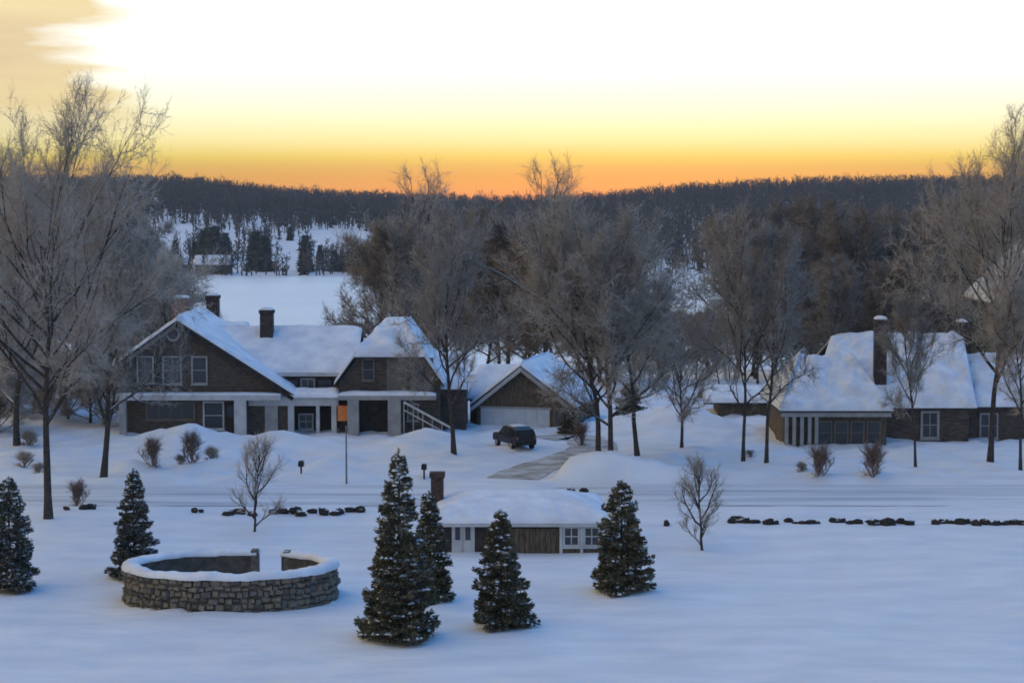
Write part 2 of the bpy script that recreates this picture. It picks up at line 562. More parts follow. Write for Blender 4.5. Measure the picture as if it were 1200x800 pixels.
strip('road', [((x, ROAD0 + 0.2, -0.25), (x, ROAD1 - 0.2, -0.25)) for x in np.arange(-300, 301, 5.0)], M['road'], 0.03,
      'snow packed road running across the picture')
edge = []
for i, q in enumerate(pts):
    tn = (pts[min(i + 1, len(pts) - 1)] - pts[max(i - 1, 0)]).normalized()
    nn_ = Vector((-tn.y, tn.x, 0))
    w, w2 = 1.6 + .5 * fnoise(i * .33, 3.3), 1.6 + .5 * fnoise(i * .33, 9.7)
    a, b = q + nn_ * w, q - nn_ * w2
    z = -0.12 if q.y > ROAD1 + 1.0 else -0.2
    edge.append(((a.x, a.y, z), (b.x, b.y, z)))
strip('driveway', edge, M['drive'], 0.035, 'brownish ploughed driveway curving from the road to the garage')
m = bpy.data.meshes.new('lake')
m.from_pydata([(-1500, 318, LAKE_Z), (1500, 318, LAKE_Z), (1500, SHORE + 3, LAKE_Z), (-1500, SHORE + 3, LAKE_Z)], [], [(0, 1, 2, 3)])
tag(mesh_obj('lake', m, M['lake']), 'frozen lake under smooth snow behind the houses', kind='structure')


# ------------------------------------------------------------------ snow slabs and building kit
def snow_quad(c, t, fall=(1, 1, 1, 1), nu=24, nv=14, amp=0.10, seed=0.0, edge_w=0.10, patchy=0.0):
    """thick uneven snow on quad c = (eaveL, eaveR, ridgeR, ridgeL); fall = which of bottom, right, top, left edges round off"""
    c = [Vector(p) for p in c]
    v, f = [], []

    def pt(u, w):
        return (c[0] * (1 - u) + c[1] * u) * (1 - w) + (c[3] * (1 - u) + c[2] * u) * w

    def fo(dist):
        q = min(max(dist / edge_w, 0), 1)
        return math.sqrt(max(0.0, 1 - (1 - q) ** 2))
    for j in range(nv + 1):
        for i in range(nu + 1):
            u = 0.5 - 0.5 * math.cos(math.pi * i / nu)
            w = 0.5 - 0.5 * math.cos(math.pi * j / nv)
            p = pt(u, w)
            k = 1.0
            if fall[0]: k = min(k, fo(w))
            if fall[2]: k = min(k, fo(1 - w))
            if fall[3]: k = min(k, fo(u))
            if fall[1]: k = min(k, fo(1 - u))
            n1 = mnoise.noise(Vector((p.x * 0.8 + seed, p.y * 0.8, p.z * 0.8)))
            n2 = mnoise.noise(Vector((p.x * 2.3 + seed, p.y * 2.3, p.z * 2.3 + 5)))
            th = t * (0.12 + 0.88 * k) + amp * (n1 + 0.5 * n2) * k
            if patchy:
                n3 = mnoise.noise(Vector((p.x * 0.55 + seed * 3, p.y * 0.9, p.z * 1.3 + 11)))
                th -= patchy * max(0.0, n3 - .12) * 2.2 + .25 * patchy * abs(n2)
                v.append((p.x, p.y, p.z + max(th, 0.02)))
                continue
            v.append((p.x, p.y, p.z + max(th, 0.03)))
    base = len(v)
    for j in range(nv + 1):
        for i in range(nu + 1):
            u = 0.5 - 0.5 * math.cos(math.pi * i / nu)
            w = 0.5 - 0.5 * math.cos(math.pi * j / nv)
            p = pt(u, w)
            v.append((p.x, p.y, p.z))
    W = nu + 1
    for j in range(nv):
        for i in range(nu):
            a = j * W + i
            f.append((a, a + 1, a + W + 1, a + W))
    for i in range(nu):
        f.append((base + i, base + i + 1, i + 1, i))
        a = nv * W + i
        f.append((a, a + 1, base + a + 1, base + a))
    for j in range(nv):
        a = j * W
        f.append((a, a + W, base + a + W, base + a))
        a = j * W + nu
        f.append((base + a, base + a + W, a + W, a))
    return v, f


def roof_plane(parent, c, snow_t=0.35, fall=(1, 1, 0, 1), t=0.14, seed=0.0, amp=0.10, over=0.06, nu=24, nv=14, mat=None, patchy=0.0):
    """one roof face with its blanket of snow (roof > snow)"""
    mb = MB().slab(c, t)
    ro = mb.build('roof', mat or M['roof'], parent)
    if snow_t:
        cc = sum((Vector(p) for p in c), Vector()) / 4
        c2 = []
        for p in c:
            q = Vector(p) + (Vector(p) - cc).normalized() * over
            c2.append((q.x, q.y, q.z + t + 0.004))
        v, f = snow_quad(c2, snow_t, fall, nu, nv, amp, seed, patchy=patchy)
        MB().add(v, f).build('snow', M['roof_snow'], ro, smooth=True)
    return ro


def window(parent, x0, x1, z0, z1, y, cols=1, rows=2, mat=None, fw=0.11, depth=0.10, name='window'):
    """framed window on a wall facing -y (window > pane, sill)"""
    mat = mat or M['trim']
    mb = MB()
    mb.box(x0, x1, y - depth, y, z1 - fw, z1).box(x0, x1, y - depth, y, z0, z0 + fw)
    mb.box(x0, x0 + fw, y - depth, y, z0 + fw, z1 - fw).box(x1 - fw, x1, y - depth, y, z0 + fw, z1 - fw)
    bw = 0.05
    cw, rh = (x1 - x0 - 2 * fw) / cols, (z1 - z0 - 2 * fw) / rows
    for i in range(1, cols):
        xx = x0 + fw + cw * i
        mb.box(xx - bw / 2, xx + bw / 2, y - depth + .02, y - .01, z0 + fw, z1 - fw)
    for j in range(1, rows):
        zz = z0 + fw + rh * j
        mb.box(x0 + fw, x1 - fw, y - depth + .025, y - .012, zz - bw / 2, zz + bw / 2)
    w = mb.build(name, mat, parent)
    for i in range(cols):
        for j in range(rows):
            a, b = x0 + fw + cw * i, x0 + fw + cw * (i + 1)
            e, g = z0 + fw + rh * j, z0 + fw + rh * (j + 1)
            MB().box(a + .01, b - .01, y - 0.05, y - 0.03, e + .01, g - .01).build('pane', M['glass'], w)
    MB().box(x0 - .06, x1 + .06, y - depth - .06, y - .004, z0 - .08, z0 - .002).build('sill', mat, w)
    return w


def chimney(parent, x, y, z0, z1, w=0.8, d_=0.8, mat=None, snow=True):
    mat = mat or M['brick']
    o = MB().box(x - w / 2, x + w / 2, y - d_ / 2, y + d_ / 2, z0, z1 - .25).build('chimney', mat, parent, bevel=0.02)
    MB().box(x - w / 2 - .07, x + w / 2 + .07, y - d_ / 2 - .07, y + d_ / 2 + .07, z1 - .248, z1).build('cap', mat, o, bevel=0.02)
    if snow:
        c = [(x - w / 2, y - d_ / 2, z1 + .004), (x + w / 2, y - d_ / 2, z1 + .004), (x + w / 2, y + d_ / 2, z1 + .004), (x - w / 2, y + d_ / 2, z1 + .004)]
        v, f = snow_quad(c, 0.22, nu=8, nv=8, amp=.03, edge_w=0.35)
        MB().add(v, f).build('snow', M['roof_snow'], o, smooth=True)
    return o


def flat_snow(parent, x0, x1, y0, y1, z, t=0.3, nu=20, nv=8, seed=0.0, amp=.06, ew=.2):
    v, f = snow_quad([(x0, y0, z), (x1, y0, z), (x1, y1, z), (x0, y1, z)], t, nu=nu, nv=nv, amp=amp, seed=seed, edge_w=ew)
    return MB().add(v, f).build('snow', M['roof_snow'], parent, smooth=True)


# ------------------------------------------------------------------ the large left house
def left_house():
    F = 145.0
    ox = at(300, 508, F)[0]
    h = empty('house', (ox, F, 0))
    tag(h, 'large dark shingled house with snowy gable roof, white porch and three chimneys on the left', 'house')
    X = lambda px, dy=0.0: at(px, 400, F + dy)[0] - ox
    Z = lambda py, dy=0.0: at(600, py, F + dy)[1]
    zb = -0.4
    # --- front gable wing
    xl, xr, xp = X(141), X(345), X(209)
    zp, zel, zer = Z(377), Z(425), Z(463)
    D = 11.0
    floor2 = Z(462)
    MB().prism([(xl, zb), (X(338), zb), (X(338), zer + 0.15), (xp, zp - .05), (xl, zel)], 0, D).build('wall', M['shingle'], h)
    roof_plane(h, [(xl - .5, -.45, zel - .33), (xl - .5, D, zel - .33), (xp, D, zp), (xp, -.45, zp)][0:4], 0.3, (1, 1, 0, 1), seed=1)
    ro = roof_plane(h, [(xp, -.45, zp), (xr, -.45, zer - .06), (xr, D, zer - .06), (xp, D, zp)], 0.34, (1, 1, 0, 0), seed=2)
    # barge boards
    for a, b in (((xl - .5, zel - .36), (xp, zp - .02)), ((xp, zp - .02), (xr, zer - .1))):
        n = Vector((b[0] - a[0], b[1] - a[1]))
        n = Vector((-n.y, n.x)).normalized() * -0.28
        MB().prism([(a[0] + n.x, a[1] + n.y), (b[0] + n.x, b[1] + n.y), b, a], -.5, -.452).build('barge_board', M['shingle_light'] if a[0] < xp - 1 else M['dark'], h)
    # upper windows
    for px0, px1 in ((160, 180), (190, 213), (224, 243)):
        window(h, X(px0), X(px1), Z(450), Z(417), -0.004, 2 if px0 == 190 else 1, 2, M['trim_grey'])
    # dark shutter beside the middle window and panel
    MB().box(X(181), X(187), -.07, -.004, Z(450), Z(418)).build('dark_panel', M['dark'], h)
    # round attic vent
    cx, cz, r = X(203), Z(391), 0.5
    ring = [(cx + r * math.cos(k * math.pi / 8), cz + 1.1 * r * math.sin(k * math.pi / 8)) for k in range(16)]
    vt = MB().prism(ring, -.09, -.004).build('attic_vent', M['trim_grey'], h)
    ring = [(cx + .36 * math.cos(k * math.pi / 8), cz + .4 * math.sin(k * math.pi / 8)) for k in range(16)]
    MB().prism(ring, -.11, -.092).build('pane', M['glass'], vt)
    # belt board between the storeys, snow on it
    bb = MB().box(X(138), X(330), -1.2, -.01, Z(467), Z(461)).build('porch_roof', M['trim'], h)
    flat_snow(bb, X(138), X(330), -1.2, -.02, Z(461) + .003, .12, nu=30, amp=.04)
    # ground floor
    window(h, X(237), X(262), Z(503), Z(470), -0.004, 1, 2, M['trim'])
    window(h, X(170), X(228), Z(492), Z(471), -0.004, 4, 1, M['shingle_light'])
    dr = MB().box(X(264), X(275), -.06, -.004, zb, Z(471)).build('door', M['dark'], h)
    MB().box(X(266), X(273), -.075, -.062, Z(488), Z(474)).build('pane', M['glass'], dr)
    for px0, px1 in ((142, 150), (276, 290)):
        MB().box(X(px0), X(px1), -1.15, -.7, zb, Z(467) - .004).build('post', M['trim'] if px0 > 200 else M['trim_grey'], h)
    # --- porch in front of the junction
    MB().box(X(291), X(396), -0.2, 1.2, Z(475), Z(463)).build('porch_beam', M['trim'], h)
    v, f = snow_quad([(X(338), -.5, Z(465)), (X(397), -.5, Z(465)), (X(397), 1.9, Z(461)), (X(338), 1.9, Z(461))], .3, seed=4, amp=.06)
    MB().add(v, f).build('porch_snow', M['roof_snow'], h, smooth=True)
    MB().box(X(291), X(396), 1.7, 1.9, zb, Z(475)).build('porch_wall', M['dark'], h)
    for px0, px1, mm in ((310, 325, 'trim_grey'), (337, 344, 'trim'), (370, 374, 'trim'), (388, 394, 'trim')):
        MB().box(X(px0), X(px1), -.15, .3, zb, Z(475) - .003).build('post', M[mm], h)
    window(h, X(349, 1.7), X(367, 1.7), Z(503, 1.7), Z(484, 1.7), 1.69, 2, 2, M['trim'])
    # small flat orange panel at the porch
    MB().box(X(396), X(408), -.62, -.58, Z(492), Z(474)).build('orange_panel', M['orange'], h)
    # --- cross wing, ridge parallel to the road
    zc_r, zc_e = Z(389, 7.0), Z(439, 2.0)
    x0, x1 = X(290), X(400)
    MB().prism_x([(2.4, zb), (12.0, zb), (12.0, zc_e), (7.0, zc_r - .1), (2.4, zc_e + .1)], x0, x1).build('wall', M['shingle'], h)
    roof_plane(h, [(xp + 1.2, 1.95, zc_e), (x1 + .9, 1.95, zc_e), (x1 + .9, 7.0, zc_r), (xp + 1.2, 7.0, zc_r)], 0.34, (1, 1, 0, 0), seed=6, nu=30)
    roof_plane(h, [(x1 + .9, 12.2, zc_e - .2), (xp + 1.2, 12.2, zc_e - .2), (xp + 1.2, 7.0, zc_r), (x1 + .9, 7.0, zc_r)], 0.3, (1, 1, 0, 1), seed=7)
    MB().box(X(320), X(398), 1.9, 1.94, zc_e - .1, zc_e + .16).build('fascia', M['trim'], h)
    for a, b in ((331, 350), (371, 390)):
        window(h, X(a, 2.4), X(b, 2.4), Z(459, 2.4), Z(443, 2.4), 2.39, 2, 2, M['dark'])
    window(h, X(352, 2.4), X(369, 2.4), Z(459, 2.4), Z(443, 2.4), 2.38, 2, 1, M['trim_grey'])
    # --- jerkinhead wing on the right
    y0, y1 = 0.6, 12.0
    a, b, pk = X(397, y0), X(515, y0), X(457, y0)
    ze, zt = Z(447, y0), Z(386, y0 + 3.4)
    zh = Z(418, y0)
    hw = (b - a) / 2
    wr_ = 0.95                                   # half length of the flat top of the hip
    fr = (zh - ze) / (zt - ze)
    xa, xb = a + (pk - wr_ - a) * fr, b + (pk + wr_ - b) * fr
    MB().prism([(a, zb), (b, zb), (b, ze), (xb, zh), (xa, zh), (a, ze)], y0, y0 + .25).build('wall', M['shingle'], h)
    MB().box(a, b, y0 + .25, y1, zb, ze).build('wall', M['shingle'], h)
    yh, yf = y0 + 3.2, y0 - .45
    a_, b_, e_ = a - .3, b + .3, ze - .3
    roof_plane(h, [(xa - .25, yf, zh - .1), (xb + .25, yf, zh - .1), (pk + wr_, yh, zt), (pk - wr_, yh, zt)], 0.42, (1, 0, 0, 0), seed=9, amp=.2, patchy=.3)
    roof_plane(h, [(a_, yh, e_), (a_, yf, e_), (xa - .25, yf, zh - .1), (pk - wr_, yh, zt)], 0.25, (1, 0, 0, 0), seed=10)
    roof_plane(h, [(a_, y1, e_), (a_, yh, e_), (pk - wr_, yh, zt), (pk - wr_, y1, zt)], 0.25, (1, 0, 0, 1), seed=10)
    roof_plane(h, [(b_, yf, e_), (b_, yh, e_), (pk + wr_, yh, zt), (xb + .25, yf, zh - .1)], 0.36, (1, 0, 0, 0), seed=11)
    roof_plane(h, [(b_, yh, e_), (b_, y1, e_), (pk + wr_, y1, zt), (pk + wr_, yh, zt)], 0.36, (1, 1, 0, 0), seed=11)
    flat_snow(h, pk - wr_ - .1, pk + wr_ + .1, yh - .3, y1, zt + .16, .42, ew=.35)
    window(h, X(424, y0), X(439, y0), Z(446, y0), Z(420, y0), y0 - .004, 1, 2, M['shingle_light'])
    MB().box(X(453, y0), X(508, y0), y0 - .09, y0 - .004, Z(458, y0), Z(419, y0)).build('wall_panel', M['shingle_light'], h)
    window(h, X(476, y0), X(498, y0), Z(456, y0), Z(428, y0), y0 - .094, 2, 2, M['shingle'])
    # lower porch roof with snow, piers, dark opening, railing
    pr = MB().box(X(397), X(511), -1.0, y0 - .1, Z(467), Z(462)).build('porch_roof', M['trim_grey'], h)
    flat_snow(pr, X(397), X(511), -1.0, y0 - .1, Z(462) + .003, .24, nu=26, seed=3)
    for p0, p1 in ((408, 421), (455, 470)):
        MB().box(X(p0), X(p1), -.95, -.2, zb, Z(467) - .003).build('pier', M['trim_grey'], h)
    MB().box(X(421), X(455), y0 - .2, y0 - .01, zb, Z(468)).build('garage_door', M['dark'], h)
    window(h, X(476), X(490), Z(494), Z(474), y0 - .004, 1, 2, M['trim_grey'])
    rl = MB()
    rl.bar((X(474), -1.2, Z(469)), (X(530), -2.4, Z(497)), 0.09)
    rl.bar((X(474), -1.2, Z(478)), (X(528), -2.4, Z(505)), 0.05)
    ro_ = rl.build('stair_rail', M['trim'], h)
    for k in range(6):
        t = k / 5
        xx, yy, zz = X(474) + (X(530) - X(474)) * t, -1.2 - 1.2 * t, Z(469) + (Z(497) - Z(469)) * t
        MB().box(xx - .04, xx + .04, yy - .04, yy + .04, -.3, zz - .05).build('baluster', M['trim_grey'], ro_)
    # --- low link between house and garage
    MB().box(X(512), X(545), 3.0, 9.0, zb, Z(455, 3)).build('wall', M['shingle'], h)
    roof_plane(h, [(X(508), 2.6, Z(458, 2.6)), (X(546), 2.6, Z(458, 2.6)), (X(546), 6.5, Z(418, 6.5)), (X(508), 6.5, Z(418, 6.5))], .3, (1, 1, 1, 0), seed=13)
    # --- chimneys
    chimney(h, X(212, 9), 9.0, zp - 2, Z(349, 9), 1.25, .9, M['brick_red'])
    chimney(h, X(250, 14), 14.0, zp - 4, Z(346, 14), 0.95, .9)
    chimney(h, X(313, 6), 6.0, zc_r - 1.5, Z(363, 6), .95, .9)
    # rear ell under the far chimney
    MB().box(X(225, 11), X(275, 11), 11.02, 17.0, zb, zp - 2.2).build('wall', M['shingle'], h)
    roof_plane(h, [(X(218, 11), 11.05, zp - 2.2), (X(280, 11), 11.05, zp - 2.2), (X(280, 11), 17, zp - 1.4), (X(218, 11), 17, zp - 1.4)], .3, (1, 1, 1, 1), seed=15)
    return h


# ------------------------------------------------------------------ garage
def garage():
    F = 150.0
    ox = at(612, 505, F)[0]
    g = empty('garage', (ox, F, 0), R(-14))
    tag(g, 'snowy gabled garage with dark gable and pale wide door beside the driveway', 'garage')
    k = F / FPX
    Zp, Ze, Zr = at(600, 430, F)[1], at(600, 476, F)[1], at(600, 466, F)[1]
    wl, wr = 60 * k, 64 * k
    D = 9.0
    MB().prism([(-wl + .3, -.4), (wr - .3, -.4), (wr - .3, Ze + .2), (0, Zp - .1), (-wl + .3, Ze + .2)], 0, D).build('wall', M['brown_wall'], g)
    roof_plane(g, [(-wl - .1, D, Ze - .1), (-wl - .1, -.5, Ze - .1), (0, -.5, Zp), (0, D, Zp)], .38, (1, 1, 0, 1), seed=21)
    roof_plane(g, [(0, -.5, Zp), (wr + .1, -.5, Ze - .1), (wr + .1, D, Ze - .1), (0, D, Zp)], .42, (1, 1, 0, 1), seed=22, amp=.15, patchy=.3)
    for s, w in ((-1, wl), (1, wr)):
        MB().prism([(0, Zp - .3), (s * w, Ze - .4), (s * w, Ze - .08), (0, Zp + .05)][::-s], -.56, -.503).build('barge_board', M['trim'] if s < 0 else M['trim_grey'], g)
    zd0, zd1 = at(600, 499, F)[1], at(600, 479, F)[1]
    dr = MB().box(-wl + .6, wr * .52, -.06, -.004, zd0 - .1, zd1).build('garage_door', M['door_blue'], g)
    for i in range(6):
        a = -wl + .65 + i * (wr * .52 + wl - .7) / 6
        b = a + (wr * .52 + wl - .7) / 6 - .06
        MB().box(a, b, -.09, -.062, zd0 - .05, zd1 - .08).build('door_panel', M['door_blue'], dr)
    MB().box(-wl + .5, wr * .55, -.1, -.065, zd1 + .01, zd1 + .16).build('lintel', M['trim_grey'], g)
    MB().box(-wl + .5, wr * .55, -.05, -.004, -.4, zd0 - .11).build('threshold', M['dark'], g)
    window(g, wr * .6, wr * .85, zd0 + .2, zd1 + .1, -.004, 2, 2, M['shingle_light'])
    # side wing with a roof sloping to the road
    xa = -wl - .35
    zr, ze2 = at(600, 433, F + 4)[1], at(600, 471, F + 0.5)[1]
    MB().box(xa - .2, -.6, 1.2, 7.5, -.4, ze2).build('wall', M['brown_wall'], g)
    roof_plane(g, [(xa - .3, .5, ze2), (-.3, .5, ze2), (-.3, 4.6, zr), (xa - .3, 4.6, zr)], .34, (1, 0, 1, 1), seed=23)
    return g


# ------------------------------------------------------------------ right house
def right_house():
    F = 139.0
    ox = at(1060, 520, F)[0]
    h = empty('house', (ox, F, 0))
    tag(h, 'low brown house with broad snow covered roof and tall dark chimney on the right', 'house')
    X = lambda px, dy=0.0: at(px, 400, F + dy)[0] - ox
    Z = lambda py, dy=0.0: at(600, py, F + dy)[1]
    zb = -.4
    ze, zr, dr_ = Z(480, 1.5), Z(398, 7.5), 7.5
    x0, x1 = X(948, 3), X(1122, 6)
    MB().prism_x([(2.0, zb), (13, zb), (13, ze), (dr_, zr - .1), (2.0, ze + .1)], X(978, dr_), x1).build('wall', M['shingle'], h)
    roof_plane(h, [(x0 - .2, 1.5, ze), (x1 + .4, 1.5, ze), (x1 + .7, dr_, zr), (X(974, dr_), dr_, zr)], .36, (1, 1, 0, 1), seed=31, amp=.26, nu=70, nv=44, patchy=.5)
    roof_plane(h, [(x1 + .4, 13.2, ze), (x0 - .2, 13.2, ze), (X(976, dr_), dr_, zr), (x1 + .2, dr_, zr)], .3, (1, 1, 0, 1), seed=32)
    # lower hipped wing with the glazed porch
    zl, zlr = Z(483, -.4), Z(420, 5.0)
    xa, xb = X(914), X(1046)
    roof_plane(h, [(xa, -.6, zl), (xb, -.6, zl), (X(1000, 5), 5.0, zlr), (X(938, 5), 5.0, zlr)], .36, (1, 1, 0, 1), seed=33, amp=.26, nu=56, nv=38, patchy=.45)
    roof_plane(h, [(xa, 10.5, zl), (xa, -.6, zl), (X(938, 5), 5.0, zlr), (X(938, 5) - .01, 5.4, zlr)], .34, (1, 0, 0, 0), seed=34)
    MB().box(xa + .35, xb - .3, 0.2, 9.5, zb, zl).build('wall', M['brown_wall'], h)
    MB().box(xa + .1, xb - .1, -.5, -.3, zl - .3, zl - .004).build('fascia', M['trim_grey'], h)
    for px in (920, 929, 938, 947, 955):
        MB().box(X(px), X(px + 4), -.4, -.2, zb, zl - .31).build('post', M['trim_grey'], h)
    for i in range(4):
        a = X(960 + i * 19)
        window(h, a, a + 19 * F / FPX - .12, Z(521), Z(493), .19, 1, 2, M['shingle_light'], fw=.09)
    # right part of the front with one window
    window(h, X(1080, 2), X(1102, 2), Z(514, 2), Z(481, 2), 1.99, 2, 2, M['trim_grey'], fw=.16)
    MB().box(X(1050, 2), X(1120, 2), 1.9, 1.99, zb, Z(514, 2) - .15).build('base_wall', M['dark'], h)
    # wing at the frame edge
    xe0, xe1 = X(1118, 3), X(1235, 3)
    MB().box(xe0, xe1, 3.2, 12, zb, ze - .1).build('wall', M['shingle'], h)
    roof_plane(h, [(xe0 - .1, 2.7, ze - .05), (xe1, 2.7, ze - .05), (xe1, 7.5, Z(422, 7.5)), (xe0 - .1, 7.5, Z(422, 7.5))], .36, (1, 1, 0, 0), seed=35, amp=.26, nu=56, nv=38, patchy=.55)
    roof_plane(h, [(xe1, 12.3, ze - .05), (xe0 - .1, 12.3, ze - .05), (xe0 - .1, 7.5, Z(422, 7.5)), (xe1, 7.5, Z(422, 7.5))], .3, (1, 1, 0, 1), seed=36)
    window(h, X(1150, 3), X(1172, 3), Z(514, 3), Z(484, 3), 3.19, 2, 2, M['trim_grey'])
    # chimneys
    chimney(h, X(1031.5, 3.4), 3.4, Z(470, 3.4), Z(374, 3.4), .82, .8)
    chimney(h, X(1129, 8), 8.0, zr - 2.5, Z(377, 8), 1.0, .9)
    return h


# ------------------------------------------------------------------ house cut by the right edge
def edge_house():
    F = 172.0
    x0, z0 = at(1166, 387, F)
    h = empty('house', (x0, F, hz(x0, F)))
    zz = hz(x0, F)
    tag(h, 'dark green gabled house with two snowy roof slopes cut by the right edge', 'house')
    k = F / FPX
    base = -1.5 - zz
    e1 = z0 - zz
    s = 0.92
    W = 9.0
    # lower front gable
    MB().prism([(.5, base), (W, base), (W, e1 + s * 3.5), (4.2, e1 + s * 4.2 - .25), (.5, e1 + .2)], 0, 2.0).build('wall', M['green_wall'], h)
    roof_plane(h, [(-.2, 2.2, e1 - .2), (-.2, -.5, e1 - .2), (4.2, -.5, e1 + s * 4.2), (4.2, 2.2, e1 + s * 4.2)], .4, (1, 1, 0, 1), seed=41, mat=M['trim_grey'])
    roof_plane(h, [(4.2, -.5, e1 + s * 4.2), (W, -.5, e1 + .2), (W, 2.2, e1 + .2), (4.2, 2.2, e1 + s * 4.2)], .4, (1, 1, 0, 1), seed=43)
    # main gable behind
    x1, z1 = at(1160, 353, F + 3)
    x1 -= x0
    e2 = z1 - zz
    MB().prism([(x1 + .6, base), (x1 + 12, base), (x1 + 12, e2 + .3), (x1 + 6, e2 + s * 6 - .3), (x1 + .6, e2 + .3)], 2.6, 13).build('wall', M['green_wall'], h)
    roof_plane(h, [(x1, 13.4, e2 - .2), (x1, 2.0, e2 - .2), (x1 + 6, 2.0, e2 + s * 6), (x1 + 6, 13.4, e2 + s * 6)], .45, (1, 1, 0, 1), seed=42, mat=M['trim_grey'])
    roof_plane(h, [(x1 + 6, 2.0, e2 + s * 6), (x1 + 12.5, 2.0, e2 - .2), (x1 + 12.5, 13.4, e2 - .2), (x1 + 6, 13.4, e2 + s * 6)], .45, (1, 1, 0, 1), seed=44)
    window(h, 2.2, 3.4, e1 - 1.6, e1 - .2, -.004, 2, 2, M['trim_grey'])
    return h


# ------------------------------------------------------------------ small cottage by the lawn
def cottage():
    F = on_ground(610, 646).y
    ox = at(608, 640, F)[0]
    c = empty('cottage', (ox, F, 0))
    tag(c, 'small low cottage under a thick rounded snow roof between the evergreens', 'cottage')
    X = lambda px, dy=0.0: at(px, 400, F + dy)[0] - ox
    Z = lambda py, dy=0.0: at(600, py, F + dy)[1]
    x0, x1, D, zb = X(511), X(704), 6.4, -.8
    ze = Z(612)
    MB().box(x0, x1, 0, D, zb, ze).build('wall', M['brown_wall'], c)
    MB().box(x0 - .25, x1 + .25, -.42, -.36, ze - .14, ze + .08).build('fascia', M['trim'], c)
    MB().box(x0 - .25, x1 + .25, -.36, D + .3, ze - .06, ze + .02).build('soffit', M['trim_grey'], c)
    # hipped roof, all four faces as one deck; one blanket of snow over it
    zr = Z(576, D / 2) - .3
    a, b, e, g = (x0 - .3, -.42, ze + .025), (x1 + .3, -.42, ze + .025), (x1 + .3, D + .4, ze + .025), (x0 - .3, D + .4, ze + .025)
    r0, r1 = (x0 + 1.9, D / 2, zr), (x1 - 1.9, D / 2, zr)
    rf = MB().add([a, b, e, g, r0, r1], [(0, 1, 5, 4), (1, 2, 5), (2, 3, 4, 5), (3, 0, 4), (3, 2, 1, 0)]).build('roof', M['roof'], c)
    v, f = [], []
    nu, nv = 60, 32
    for j in range(nv + 1):
        for i in range(nu + 1):
            u, w = 0.5 - .5 * math.cos(math.pi * i / nu), 0.5 - .5 * math.cos(math.pi * j / nv)
            xx, yy = a[0] - .05 + (b[0] - a[0] + .1) * u, a[1] - .05 + (D + .92) * w
            dx, dy = min(xx - a[0], b[0] - xx) / 2.2, min(yy - a[1], D + .4 - yy) / (D / 2 + .4)
            deck = ze + .03 + (zr - ze) * min(1, max(0, min(dx, dy)))
            ed = min(max(min(u, 1 - u) * 8.7, 0), max(min(w, 1 - w) * 7, 0)) / .55
            ed = math.sqrt(max(0, 1 - (1 - min(ed, 1)) ** 2))
            v.append((xx, yy, deck + .05 + .33 * ed + .05 * fnoise(xx, yy, .6) * ed + .02 * fnoise(xx, yy, 2.0) * ed))
    W = nu + 1
    for j in range(nv):
        for i in range(nu):
            q = j * W + i
            f.append((q, q + 1, q + W + 1, q + W))
    per = [i for i in range(W)] + [j * W + nu for j in range(1, nv + 1)] + [nv * W + i for i in range(nu - 1, -1, -1)] + [j * W for j in range(nv - 1, 0, -1)]
    base = len(v)
    for p in per:
        v.append((v[p][0], v[p][1], ze + .03))
    for k in range(len(per)):
        k2 = (k + 1) % len(per)
        f.append((base + k, base + k2, per[k2], per[k]))
    MB().add(v, f).build('snow', M['roof_snow'], rf, smooth=True)
    # front: door, dark recess, boards, window pair
    d0, d1 = X(529), X(556)
    dr = MB().box(d0, d1, -.08, -.004, zb, ze - .15).build('door', M['trim'], c)
    for p0, p1 in ((533, 539), (545, 551)):
        MB().box(X(p0), X(p1), -.1, -.082, Z(632), Z(617)).build('pane', M['glass'], dr)
    MB().box(X(541.5), X(542.5), -.095, -.082, zb, ze - .2).build('joint', M['trim_grey'], dr)
    MB().box(X(518), X(528), -.06, -.004, zb, ze - .15).build('dark_panel', M['dark'], c)
    MB().box(X(557), X(570), -.06, -.004, zb, ze - .15).build('dark_panel', M['dark'], c)  # recess right of the door, painted as a flat dark panel
    nb = 13
    for i in range(nb):
        p0 = 571 + i * (652 - 571) / nb
        MB().box(X(p0) + .015, X(p0 + 81 / nb) - .015, -.045 - .012 * (i % 3), -.004, zb, Z(619)).build('board', M['brown_wall'], c)
    MB().box(X(571), X(655), -.13, -.075, Z(619) + .01, ze - .14).build('eave_shade_strip', M['dark'], c)  # shadow beneath the eave, painted as a dark strip along the wall top
    for p0, p1 in ((660, 680), (684, 704)):
        window(c, X(p0), X(p1), Z(640), Z(616), -.004, 2, 2, M['trim'], fw=.1)
    for p in (656, 680.3, 704):
        MB().box(X(p), X(p + 3.6), -.14, -.11, zb, ze - .145).build('corner_board', M['trim'], c)
    chimney(c, X(512, 4.2), 4.2, zb, Z(553, 4.2), .62, .7, M['brick'], snow=False)
    return c


left_house()
garage()
right_house()
edge_house()
cottage()


